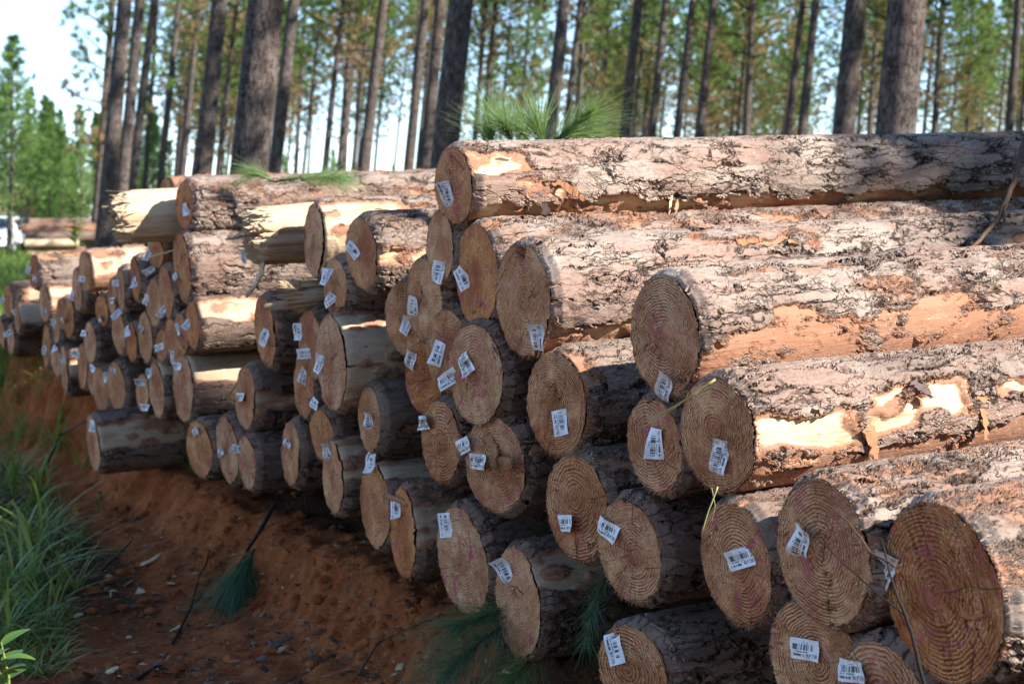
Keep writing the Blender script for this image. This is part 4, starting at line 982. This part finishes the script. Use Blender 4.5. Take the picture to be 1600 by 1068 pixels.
spray('flat green needle spray lying along the long pale barked top log', [[v(428,284,8.0), v(465,278,8.0), v(505,278,8.05), v(535,280,8.1)], [v(430,284,8.0), v(412,274,8.0), v(398,270,8.0)], [v(470,282,7.9), v(495,276,7.95), v(525,276,8.0)]], 380, .18, M['spray'], None, 3, .45, .22, .001)
g = hit(385, 935)
spray('blue green drooping pine tuft lying on the soil below the bank', [[tuple(g + Vector((.03, .05, .22))), tuple(g + Vector((0, 0, .16))), tuple(g + Vector((-.03, -.05, .10)))]], 700, .40, M['spray_blue'], None, 4, .55, .62, .0012)
g = hit(800, 985) or Vector((0, 5, .1))
g = Vector(P(800, 985, 5.15))
spray('dark needle branch fanning left from under the fuzzy tan bottom log', [[tuple(g + Vector((.05, .2, .05))), tuple(g + Vector((-.05, .05, .05))), tuple(g + Vector((-.18, -.05, .03)))], [tuple(g + Vector((.05, .2, .02))), tuple(g + Vector((-.1, -.05, -.02))), tuple(g + Vector((-.2, -.2, -.08)))]], 420, .27, M['spray_blue'], None, 5, .5, .35, .001)
spray('greener needle branch hanging below the fuzzy tan bottom log', [[tuple(g + Vector((.10, .1, -.06))), tuple(g + Vector((.04, -.05, -.10))), tuple(g + Vector((-.03, -.15, -.15)))]], 420, .26, M['spray'], None, 6, .55, .35, .001)
g2 = Vector(P(925, 930, 4.75))
spray('feathery green frond in the dark gap right of the cream striped bottom log', [[tuple(g2 + Vector((.06, .1, .07))), tuple(g2 + Vector((.02, .03, 0))), tuple(g2 + Vector((-.02, 0, -.14)))]], 260, .10, M['spray_blue'], None, 7, .9, .2, .001)

def blade_mesh(name, n, Lr, w, rs, radius, lean=.5, droop=.6, sec=6, origins=None, hrand=True):
    ang = rs.uniform(0, 2 * np.pi, n); o = np.zeros((n, 3)) if origins is None else origins
    if origins is None: rr = radius * np.sqrt(rs.random(n)); o[:, 0] = rr * np.cos(ang * 3.3); o[:, 1] = rr * np.sin(ang * 3.3)
    d = np.stack([np.cos(ang), np.sin(ang), ang * 0], 1); ln = rs.uniform(Lr[0], Lr[1], (n, 1)); le = np.abs(rs.normal(lean, .25, (n, 1)))
    sd = np.stack([-np.sin(ang), np.cos(ang), ang * 0], 1); wd0 = w * rs.uniform(.6, 1.2, (n, 1)); rows = []
    dr = droop * rs.uniform(.4, 1.4, (n, 1))
    for j in range(sec):
        t = j / (sec - 1); p = o + d * ln * (le * t + dr * .45 * t * t) + np.array([0, 0, 1.]) * ln * (t * np.maximum(.25, 1 - .5 * le) - dr * .55 * t ** 2.4)
        wd = wd0 * (.55 + 1.1 * t - 1.62 * t * t) if j < sec - 1 else wd0 * .03
        fold = np.array([0, 0, 1.]) * 0
        rows += [p - sd * wd, p + sd * wd]
    R = np.stack(rows, 1); idx = np.arange(n)[:, None] * 2 * sec
    q = np.concatenate([np.concatenate([idx + 2 * j, idx + 2 * j + 1, idx + 2 * j + 3, idx + 2 * j + 2], 1) for j in range(sec - 1)])
    return mesh_np(name, R.reshape(-1, 3), q)

rs = np.random.default_rng(5)
# broad bladed grass tufts on the slope left of the pile
TU = [blade_mesh('grass_tuft', 26, (.25, .62), .0095, np.random.default_rng(60 + i), .07) for i in range(5)]
for (x, y, sc, i, label) in [(60,850,1.15,0,'tall broad grass tuft whose blade rises toward the red scar'), (20,760,1.1,1,'grass tuft at the left edge halfway up the slope'), (95,705,1.0,2,'grass tuft in front of the lowest jutting log'), (35,690,.9,3,'grass tuft high on the slope near the left edge'), (25,920,1.25,4,'largest grass tuft at lower left, blades over the soil'),
    (75,955,.9,0,'low grass tuft spreading toward the wood chips'), (115,920,.7,2,'small grass tuft at the edge of the bare soil'), (15,640,.8,1,'small grass tuft under the far left logs'), (135,730,.6,3,'short grass tuft right under the jutting log end'), (10,1010,.95,0,'grass tuft behind the yellow green weed'), (300,740,.45,1,'small tuft growing on the bank top under the bottom row'), (60,780,1.0,3,'grass tuft below the one facing the jutting log'), (120,620,.5,4,'tiny tuft beneath the pale banded log')]:
    p = hit(x, y)
    if p is None: continue
    o = obj('grass_tuft', TU[i], M['grass']); o.location = p; o.scale = (sc,) * 3; o.rotation_euler.z = x * .37; tag(o, label, 'grass', 'grass tufts left of the pile')
o = obj('grass_tuft', blade_mesh('grass_blade', 3, (.55, .7), .017, np.random.default_rng(8), .02, .55, .25), M['grass']); o.location = hit(55, 905); o.rotation_euler.z = .2; tag(o, 'few very broad upright blades before the red scar', 'grass', 'grass tufts left of the pile')

def scatter(n, fn):
    pts = []
    while len(pts) < n:
        x, y, a = rs.random(3)
        p = fn(x, y, a)
        if p is not None: pts.append(p)
    return np.array(pts)
def slope_pt(x, y, a):
    px, py = -30 + 230 * x, 560 + 500 * y
    dens = sst(175, 50, px) * (.45 + .55 * sst(640, 760, py))
    if vnoise(np.array([[px * .018, py * .025, 3.]]), 5)[0] * .9 + dens * .65 < .82: return None
    p = hit(px, py); return None if p is None else tuple(p)
o = obj('grass', blade_mesh('grass', 2200, (.05, .26), .0060, rs, 0, .7, .7, 5, scatter(2200, slope_pt)), M['grass']); tag(o, 'low tangled grass covering the slope left of the pile', 'grass', None, 'stuff')
def meadow_pt(x, y, a):
    Y = 12.5 + 55 * x * x; px = -60 + 260 * y; X = (px - CX) / F * Y
    return (X, Y, H(X, Y))
o = obj('grass', blade_mesh('grass', 9000, (.18, .50), .012, rs, 0, .45, .6, 4, scatter(9000, meadow_pt)), M['grass_lit']); tag(o, 'sunlit meadow grass behind the far left logs', 'grass', None, 'stuff')
# fallen brown needles on the soil
def litter_pt(x, y, a):
    p = hit(-20 + 820 * x, 800 + 300 * y)
    return None if p is None else (p.x, p.y, p.z + .004)
no = scatter(4200, litter_pt); nn = len(no)
an = rs.uniform(0, 6.28, nn); dd = np.stack([np.cos(an), np.sin(an), rs.normal(0, .15, nn)], 1) * rs.uniform(.03, .09, (nn, 1)); sd = np.stack([-np.sin(an), np.cos(an), an * 0], 1) * .0012
me = mesh_np('needle_litter', np.stack([no - sd, no + sd, no + dd + sd, no + dd - sd], 1).reshape(-1, 3), np.arange(nn * 4).reshape(-1, 4), None, False)
o = obj('needle_litter', me, M['dead']); tag(o, 'fallen brown needles strewn over the soil', 'litter', None, 'stuff')
lp = scatter(900, litter_pt); nl_ = len(lp); an = rs.uniform(0, 6.28, nl_); L_ = (.008 + .035 * rs.random(nl_) ** 2)[:, None]; W_ = L_ * rs.uniform(.12, .6, (nl_, 1)); dd = np.stack([np.cos(an), np.sin(an), rs.normal(0, .25, nl_)], 1); sd = np.stack([-np.sin(an), np.cos(an), rs.normal(0, .3, nl_)], 1); up_ = np.array([0, 0, .004])
bv = np.stack([lp - dd * L_, lp + sd * W_ + up_, lp + dd * L_, lp - sd * W_ + up_ * .5, lp + up_ * 2.2], 1).reshape(-1, 3); ii = np.arange(nl_)[:, None] * 5
o = obj('bark_litter', mesh_np('bark_litter', bv, None, np.concatenate([ii + np.array([[0, 3, 4]]), ii + np.array([[3, 2, 4]]), ii + np.array([[2, 1, 4]]), ii + np.array([[1, 0, 4]])]), False), M['litter']); tag(o, 'scraps of bark and wood strewn over the soil', 'litter', None, 'stuff')
# crumbs and clods of soil
def clod_mesh(seed, fl=.6):
    r_ = np.random.default_rng(seed); import bmesh
    bm = bmesh.new(); bmesh.ops.create_icosphere(bm, subdivisions=2, radius=1)
    V = np.array([v_.co[:] for v_ in bm.verts]); k = .6 + .8 * fbm(V * 1.3 + seed, seed, 3)
    for v_, f_ in zip(bm.verts, k): v_.co *= float(f_); v_.co.z *= fl
    me = bpy.data.meshes.new('clod'); bm.to_mesh(me); bm.free(); return me
CL = [clod_mesh(i) for i in range(5)]
allv = []; allt = []; off = 0
for m in CL:
    pass
cv = [np.array([v_.co[:] for v_ in m.vertices]) for m in CL]; ct = [np.array([p_.vertices[:] for p_ in m.polygons]) for m in CL]
for i in range(900):
    p = hit(rs.uniform(-20, 760), rs.uniform(740, 1068) )
    if p is None: continue
    k = i % 5; s_ = .005 + .030 * rs.random() ** 4; allv.append(cv[k] * s_ + np.array(p) + [0, 0, s_ * .2]); allt.append(ct[k] + off); off += len(cv[k])
me = mesh_np('soil_clods', np.concatenate(allv), None, np.concatenate(allt)); o = obj('soil_clods', me, M['soil'])
for nm in ('litter', 'grassy'): me.attributes.new(nm, 'FLOAT', 'POINT').data.foreach_set('value', np.full(len(me.vertices), .25 if nm == 'litter' else 0., np.float32))
tag(o, 'crumbled red clods strewn below the bank', 'soil', None, 'stuff')

# weed with yellow green leaves at the lower left corner
def leaf_mesh(mb, base, d, L, W, up=(0, 0, 1), fold=.25):
    d = Vector(d).normalized(); s = d.cross(Vector(up)).normalized(); n_ = s.cross(d); vs = []; q = []
    N = 7
    for i in range(N):
        t = i / (N - 1); w = W * math.sin(math.pi * min(1, t * .92 + .04)) ** .8 * (1 - .35 * t); c = Vector(base) + d * L * t - n_ * .25 * L * t * t
        vs += [c - s * w + n_ * w * fold, c, c + s * w + n_ * w * fold]
    for i in range(N - 1):
        a = i * 3; q += [(a, a + 1, a + 4, a + 3), (a + 1, a + 2, a + 5, a + 4)]
    mb.add(vs, q)
def weed(x, y, hgt_, n, L, label, seed, mat='weed', Y=None):
    r_ = random.Random(seed); g = hit(x, y) if Y is None else P(x, y, Y)
    r = empty('leafy_weed', g); st = MB(); lf = MB(); top = Vector((r_.uniform(-.04, .04), r_.uniform(-.04, .04), hgt_))
    st.tube([(0, 0, -.02), top * .5 + Vector((.01, 0, 0)), top], [.005, .004, .002], 6); st.build('stem', M['grass'], r, True)
    for k in range(n):
        t = .25 + .75 * k / n; az = k * 2.4 + r_.uniform(-.4, .4); leaf_mesh(lf, top * t, (math.cos(az), math.sin(az), r_.uniform(.1, .7)), L * r_.uniform(.6, 1.1), L * .27)
    lf.build('leaves', M[mat], r, True); return tag(r, label, 'weed', 'leafy weeds at the roadside')
weed(14, 1110, .17, 12, .10, 'yellow green leafy weed in the lower left corner', 1, 'weed', 4.1)
weed(60, 1010, .16, 9, .08, 'small dark leafed weed beside the yellow green one', 2)
weed(110, 985, .14, 9, .07, 'little weed on the soil right of the yellow green one', 3)
for k_, (x_, y_, lb_) in enumerate([(12, 700, 'broad leafed weed at the left edge above the tall grass'), (30, 640, 'small weed on red soil under the far left logs'), (90, 670, 'weed on the slope just left of the jutting log end'), (8, 850, 'weed among grass at the left edge, halfway down'), (150, 800, 'lone weed at the left foot of the red scar'), (125, 860, 'weed where grass meets bare soil'), (45, 985, 'weed between the grass and the lower left corner')]):
    weed(x_, y_, .12 + .02 * (k_ % 4), 8, .07, lb_, 20 + k_)
weed(118, 405, 1.3, 40, .34, 'small bush before the far log heap', 4, 'grass_lit', 34)

# sticks and twigs
def stick(label, pts, r, mat='twig', br=(), name='fallen_stick', group='loose sticks around the pile'):
    mb = MB()
    def fine(ps, k=4):
        ps = [Vector(p) for p in ps]; o_ = []
        for i in range(len(ps) - 1):
            for j in range(k): o_.append(ps[i].lerp(ps[i + 1], j / k) + Vector((random.uniform(-1, 1), random.uniform(-1, 1), random.uniform(-1, 1))) * r * .35)
        return o_ + [ps[-1]]
    f = fine(pts); mb.tube(f, [r * (1 - .65 * i / len(f)) for i in range(len(f))], 7)
    for b in br:
        f = fine(b); mb.tube(f, [r * .5 * (1 - .6 * i / len(f)) for i in range(len(f))], 5)
    o_ = mb.build(name, M[mat], None, True); return tag(o_, label, 'stick', group)
stick('dry brown stick leaning across the upper logs at right', [v(1602,222,6.25), v(1585,285,6.05), v(1563,338,5.8), v(1530,375,5.5), v(1500,401,5.36)], .013, 'twig', [[v(1572,322,5.88), v(1568,348,5.7), v(1562,364,5.62)]])
stick('dark forked twig rising before the largest orange log', [v(1447,1080,3.16), v(1428,1000,3.18), v(1408,945,3.2), v(1390,895,3.24), v(1376,838,3.28)], .0045, 'darktwig', [[v(1412,958,3.2), v(1370,925,3.3), v(1330,890,3.42), v(1285,848,3.55), v(1246,812,3.6)]])
stick('thin tan twig hanging before the very large frayed end', [v(1398,884,3.22), v(1360,862,3.3), v(1330,820,3.4), v(1300,792,3.5), v(1265,778,3.55)], .0028, 'twig')
def gs(x, y, up=.015): p = hit(x, y); return tuple(p + Vector((0, 0, up)))
stick('long thin stick propped on the bank below the bottom row', [tuple(P(428,790,6.5)), gs(385,870,.03), gs(335,955,.012)], .011, 'darktwig')
stick('crooked twig upright on the soil left of the drooping tuft', [gs(270,1010), gs(300,960,.05), gs(312,925,.08), tuple(P(322,880,6.35)), tuple(P(328,858,6.35))], .006, 'darktwig')
stick('forked twig lying at the bottom left of the dark needle branch', [gs(560,1060), gs(590,1010), gs(640,985), gs(690,965)], .007, 'twig', [[gs(590,1010), gs(560,1020), gs(520,1040)]])
stick('thin pole on the slope behind the tall grass', [gs(60,760,.03), gs(95,690,.05), tuple(P(137,655,9.0))], .012, 'twig')
stick('short stick on dark litter beside the chips', [gs(160,895), gs(205,850)], .008, 'darktwig')
stick('bent stick on the litter by the lowest chip', [gs(215,1065), gs(245,1045), gs(262,1052)], .008, 'darktwig')
stick('pale straw lying aslant on the wedged end', [v(1118,592,3.98), v(1075,622,4.0), v(1035,645,4.1), v(1000,672,4.15)], .003, 'straw', [[v(1090,612,4.0), v(1050,640,4.05), v(1015,662,4.1)]], 'grass_straw', 'loose straw on the logs')
stick('green straw dangling under the cream chipped log', [v(1122,760,3.98), v(1108,795,3.98), v(1096,832,3.98)], .0022, 'straw', [[v(1112,762,3.98), v(1118,790,3.98), v(1112,815,3.98)]], 'grass_straw', 'loose straw on the logs')
stick('fine green straw on the upper right bark', [v(1495,405,5.5), v(1515,425,5.35), v(1538,452,5.25)], .003, 'straw', [[v(1500,402,5.5), v(1535,404,5.5), v(1575,400,5.55)]], 'grass_straw', 'loose straw on the logs')
stick('thin pale stick poking out beneath the torn cream log', [v(232,402,8.3), v(255,396,8.2), v(275,389,8.15)], .007, 'chip', [], 'fallen_stick')

# chips and flakes of bark on the ground, each its own piece
def chip(x, y, L, W, mat, label, rot, cat='wood chip', up=.006, tilt=.15, group='chips and bark on the soil'):
    p = hit(x, y)
    if p is None: return
    r_ = random.Random(x * 7 + y); n = 9; vs = []; q = []
    ring = [(math.cos(2 * math.pi * i / n) * L / 2 * r_.uniform(.45, 1.25), math.sin(2 * math.pi * i / n) * W / 2 * r_.uniform(.4, 1.35)) for i in range(n)]; bw = r_.uniform(1, 6)
    for zz, k in ((0, .9), (.006, 1.), (.011, .8)):
        for a, b in ring: vs.append((a * k, b * k, zz * .6 + bw * (a * a) + 2 * a * b + r_.uniform(-.003, .003)))
    for j in range(2):
        for i in range(n): q.append((j * n + i, j * n + (i + 1) % n, (j + 1) * n + (i + 1) % n, (j + 1) * n + i))
    vs += [(0, 0, 0), (0, 0, .012)]; t = [(27, (i + 1) % n, i) for i in range(n)] + [(28, 18 + i, 18 + (i + 1) % n) for i in range(n)]
    mb = MB(); mb.add(vs, q, t); o_ = mb.build('wood_chip' if 'chip' in cat else 'bark_flake', M[mat]); o_.location = p + Vector((0, 0, up)); o_.rotation_euler = (r_.uniform(-tilt, tilt), r_.uniform(-tilt, tilt) - .2, rot); tag(o_, label, cat, group)
for c in [(233,880,.12,.05,'chip','cream curled chip below the red scar',.5,'wood chip'), (217,927,.07,.06,'chip','rounded pale chip in the middle of the litter',1.2,'wood chip'), (176,1050,.09,.04,'chip','whitest chip near the bottom edge at left',.2,'wood chip'), (202,998,.03,.03,'chip','tiny cream chip above the whitest one',0,'wood chip'),
    (210,950,.05,.03,'flake','blue grey flake just under the rounded pale chip',.4,'bark flake'), (275,985,.10,.03,'chip','long pale sliver left of the drooping tuft',.7,'wood chip'), (432,1020,.09,.05,'chip','split pale chip right of the drooping tuft',.6,'wood chip'), (400,1035,.10,.07,'flake','grey bark flake lying below the drooping tuft',.2,'bark flake'), (425,1010,.09,.06,'flake','grey bark flake right behind the split pale chip',1.3,'bark flake'), (452,1000,.05,.03,'flake','small grey flake farthest right of the tuft',.9,'bark flake'),
    (365,1037,.06,.03,'redflake','orange flake touching the tuft tips',.3,'bark flake'), (410,962,.06,.02,'chip','sliver of wood at the right side of the tuft',1.1,'wood chip'), (330,752,.07,.05,'redflake','brown flake stuck high on the bank',.4,'bark flake'), (385,765,.05,.03,'redflake','flake caught under the bottom row',0,'bark flake'), (145,905,.09,.03,'flake','dark flake at the foot of the grass',1,'bark flake'), (120,965,.06,.03,'chip','dull chip beside the small grass tuft',.3,'wood chip'), (314,970,.03,.01,'chip','splinter just left of the tuft',1.4,'wood chip'),
    (98,870,.05,.035,'chip','tan chip between grass blades',.3,'wood chip'), (250,1040,.06,.02,'flake','thin dark flake by the bent stick',.1,'bark flake'), (480,1050,.05,.03,'redflake','red flake near the bottom edge, centre left',.8,'bark flake'), (600,1040,.04,.02,'chip','small chip under the dark needle branch',.2,'wood chip')]: chip(*c)
# bark chunk on the skyline of the topmost log
o = obj('bark_chunk', clod_mesh(33, .7), M['redflake']); o.location = P(1566, 216, 6.62); o.scale = (.045, .035, .035); tag(o, 'rust brown bark chunk resting on the topmost log at right', 'bark')

# ================================================================== BEHIND, AT THE LEFT EDGE
HB = 'logs of the far heap'
LB = {0: 'far heap top log, dark with a sunlit left end', 1: 'far heap second log, thick and dark brown', 2: 'far heap third log, shaded grey', 3: 'far heap lower log with glowing cream flank', 4: 'far heap lowest log, short cream end'}
def far_log(x0, x1, y, rpx, D, pe, label, tilt=0.):
    r_ = rpx / F * D; L = (x1 - x0) / F * D; n = 20; m = 26
    T, Z = np.meshgrid(np.arange(n) * 2 * np.pi / n, np.linspace(0, L, m)); ra = r_ * (1 + .12 * (fbm(np.stack([np.cos(T), np.sin(T), Z * 2 + y], -1), 3, 2) - .5))
    V = np.concatenate([np.stack([ra * np.cos(T), ra * np.sin(T), Z], -1).reshape(-1, 3), [[0, 0, L]]]); i = np.arange(n); i2 = (i + 1) % n
    q = (np.stack([i, i2, i2 + n, i + n], 1)[None] + (np.arange(m - 1) * n)[:, None, None]).reshape(-1, 4); t = np.stack([(m - 1) * n + i, (m - 1) * n + i2, i * 0 + m * n], 1)
    me = mesh_np('pine_log', V, q, t); nV = len(me.vertices)
    pv = pe + .35 * (fbm(V * np.array([4, 4, 1.5]) + y, 8, 2) - .5)
    me.attributes.new('peel', 'FLOAT', 'POINT').data.foreach_set('value', pv.astype(np.float32)); me.attributes.new('axial', 'FLOAT', 'POINT').data.foreach_set('value', np.full(nV, 1., np.float32))
    o_ = obj('pine_log', me, M['bark']); dx = Vector((1, .35, tilt)).normalized(); o_.rotation_euler = dx.to_track_quat('Z', 'Y').to_euler(); o_.location = P(x0, y, D)
    V2, q2, t2, dk = ring_end(r_ * .98, 0, 0, n, 5, .01, int(y)); me2 = mesh_np('cut_end', V2, q2, t2); me2.attributes.new('rimdark', 'FLOAT', 'POINT').data.foreach_set('value', dk.astype(np.float32))
    e = obj('cut_end', me2, M['end'], o_); e['tone'] = .6; e['ringamp'] = .2; e['ringfreq'] = 80.0; e['pink'] = 0.0; e['pith'] = [0., 0., 0.]; o_['damp_shade'] = .2
    tag(o_, label, 'log', HB)
for a in [(45,172,347,5.5,57,.40,'top log of the far heap beyond the grass, dark with lit left end'), (33,168,357,7.5,56,.50,'thick brown log second from top of the far heap'), (40,170,369,6.5,56,.35,'shaded grey log third from top of the far heap'), (38,120,380,6,55.4,1.0,'cream flanked log low in the far heap'), (40,130,392,6,55.6,.55,'orange log under the cream flanked one of the far heap'), (42,100,399,5,55,.95,'short cream log at the foot of the far heap'),
    (104,185,349,5,58.5,.62,'reddish log at upper right of the far heap'), (122,190,358,5,58,.65,'reddish log below the upper right one of the far heap'), (130,195,368,5,57.4,.6,'rust log at right of the far heap, third down'), (95,180,381,6.5,57,.3,'dark log at right of the far heap behind the small bush'), (120,190,392,6,57.5,.35,'lowest dark log at right of the far heap'), (60,150,405,6,56,.4,'bottom log of the far heap in the grass')]: far_log(*a)

# white pickup, nose towards us, mostly cut by the left edge
def pickup(loc, rot):
    r = empty('pickup_truck', loc, (0, 0, rot)); 
    b = MB(); b.box((0, .75, .78), (1.72, 1.5, .62), .09, (.95, .96)); b.box((0, 1.0, 1.06), (1.5, 1.0, .12), .05); b.box((0, 2.3, .85), (1.74, 1.7, .7), .06); b.box((0, 4.0, .82), (1.72, 1.9, .62), .05); b.build('body', M['white'], r)
    c = MB(); c.box((0, 2.25, 1.45), (1.60, 1.5, .58), .07, (.84, .70)); cab = c.build('cab', M['white'], r)
    w = MB(); w.add([(-.66, 1.50, 1.22), (.66, 1.50, 1.22), (.57, 1.70, 1.66), (-.57, 1.70, 1.66)], [(0, 1, 2, 3)]); w.add([(-.66, 1.485, 1.22), (.66, 1.485, 1.22), (.57, 1.685, 1.66), (-.57, 1.685, 1.66)], [(3, 2, 1, 0)]); w.build('windscreen', M['glass'], r)
    for s in (-1, 1):
        w = MB(); w.box((s * .755, 2.25, 1.44), (.03, 1.15, .36), .01); w.build('side_window', M['glass'], r)
        l = MB(); l.box((s * .60, -.015, .82), (.34, .06, .16), .02); l.build('headlight', M['lens'], r)
        l = MB(); l.box((s * .80, .02, .82), (.10, .10, .17), .02); l.build('indicator', M['amber'], r)
        m = MB(); m.box((s * .98, 1.55, 1.22), (.22, .09, .17), .03); m.tube([(s * .8, 1.6, 1.15), (s * .9, 1.57, 1.2)], .02); m.build('mirror', M['black'], r)
        for yy in (.85, 3.9):
            t = MB(); t.tube([(s * .62, yy, .36), (s * .64, yy, .36), (s * .84, yy, .36), (s * .86, yy, .36)], [.30, .36, .36, .30], 22); wh = t.build('wheel', M['black'], r, True)
            h_ = MB(); h_.tube([(s * .855, yy, .36), (s * .875, yy, .36)], [.19, .17], 16); h_.build('rim', M['lens'], wh)
    g = MB(); g.box((0, -.02, .80), (.82, .05, .20), .015); 
    for k in range(4): g.box((0, -.05, .735 + .045 * k), (.78, .02, .015))
    g.build('grille', M['black'], r); g = MB(); g.box((0, -.06, .52), (1.74, .2, .24), .05); g.build('bumper', M['white'], r)
    k = MB(); k.box((.05, 3.9, 1.52), (1.78, 2.0, .80), .10, (.94, .96)); k.build('canopy', M['grey'], r)
    return tag(r, 'white pickup with grey canopy, cut off by the left edge', 'pickup')
gx, gy = P(-14, 400, 70).x, 70; pickup((gx, gy, .12), .12)
# timber trailer with upright stakes behind it
def trailer(loc, rot):
    r = empty('timber_trailer', loc, (0, 0, rot)); b = MB()
    for s in (-.9, .9): b.box((0, s * .45, 1.0), (5.2, .14, .24), .02)
    for x in (-2.2, -1.2, -.2, .9, 1.9, 2.4): b.box((x, 0, 1.16), (.16, 2.4, .14), .02)
    b.build('chassis', M['rust'], r)
    for i, x in enumerate((-2.2, -1.2, -.2, .9, 1.55, 1.95, 2.4)):
        for s in (-1.15, 1.15):
            p = MB(); p.box((x, s, 2.1), (.20, .14, 2.0 + .25 * math.sin(i * 2.1)), .02, (.8, .8)); p.build('stake', M['rust'], r)
    h_ = MB(); 
    for k in range(9): h_.box((-2.3 + k * .36, -1.05, 1.9), (.30, .06, 1.35), .01)
    h_.build('headboard', M['rust'], r)
    for x in (-1.8, -.8):
        for s in (-.95, .95):
            t = MB(); t.tube([(x, s - .14, .5), (x, s - .1, .5), (x, s + .1, .5), (x, s + .14, .5)], [.42, .5, .5, .42], 20); t.build('wheel', M['black'], r, True)
    return tag(r, 'rust red timber trailer with upright stakes behind the pickup', 'trailer')
trailer((P(-34, 400, 80).x, 80, .1), 0.05)

# ================================================================== LIGHT, SKY, CAMERA
wd = bpy.data.worlds.new('World'); scene.world = wd; wd.use_nodes = True; nt = wd.node_tree; nt.nodes.clear()
sk = nt.nodes.new('ShaderNodeTexSky'); sk.sky_type = 'NISHITA'; sk.sun_disc = False; sk.sun_elevation = SUNEL; sk.sun_rotation = SUNAZ; sk.air_density = 0.8; sk.dust_density = 0.0; sk.ozone_density = 2.6; sk.altitude = 600
bg = nt.nodes.new('ShaderNodeBackground'); bg.inputs['Strength'].default_value = SKYSTR; ow = nt.nodes.new('ShaderNodeOutputWorld')
nt.links.new(sk.outputs[0], bg.inputs[0]); nt.links.new(bg.outputs[0], ow.inputs[0])
sl = bpy.data.lights.new('sun', 'SUN'); sl.energy = SUNSTR; sl.angle = R_(.53); sl.color = (1, .955, .885); so = bpy.data.objects.new('sun', sl); COL.objects.link(so); so.rotation_euler = SUN.to_track_quat('Z', 'Y').to_euler(); so.location = (6, 0, 8)

cd = bpy.data.cameras.new('camera'); cam = bpy.data.objects.new('camera', cd); COL.objects.link(cam); cam.location = (0, 0, EYE); cam.rotation_euler = (R_(90), 0, 0)
cd.sensor_fit = 'HORIZONTAL'; cd.sensor_width = 36; cd.lens = 36 * F / 1600; cd.shift_x = 0.0; cd.shift_y = -(534 - HY) / 1600
cd.clip_start = .05; cd.clip_end = 3000
cd.dof.use_dof = True; cd.dof.focus_distance = 4.5; cd.dof.aperture_fstop = FSTOP
scene.camera = cam
scene.view_settings.view_transform = 'Standard'; scene.view_settings.look = 'None'; scene.view_settings.exposure = EXPO; scene.view_settings.gamma = 1.0
scene.render.engine = 'CYCLES'; scene.cycles.max_bounces = 8; scene.cycles.transparent_max_bounces = 8; scene.cycles.use_denoising = True
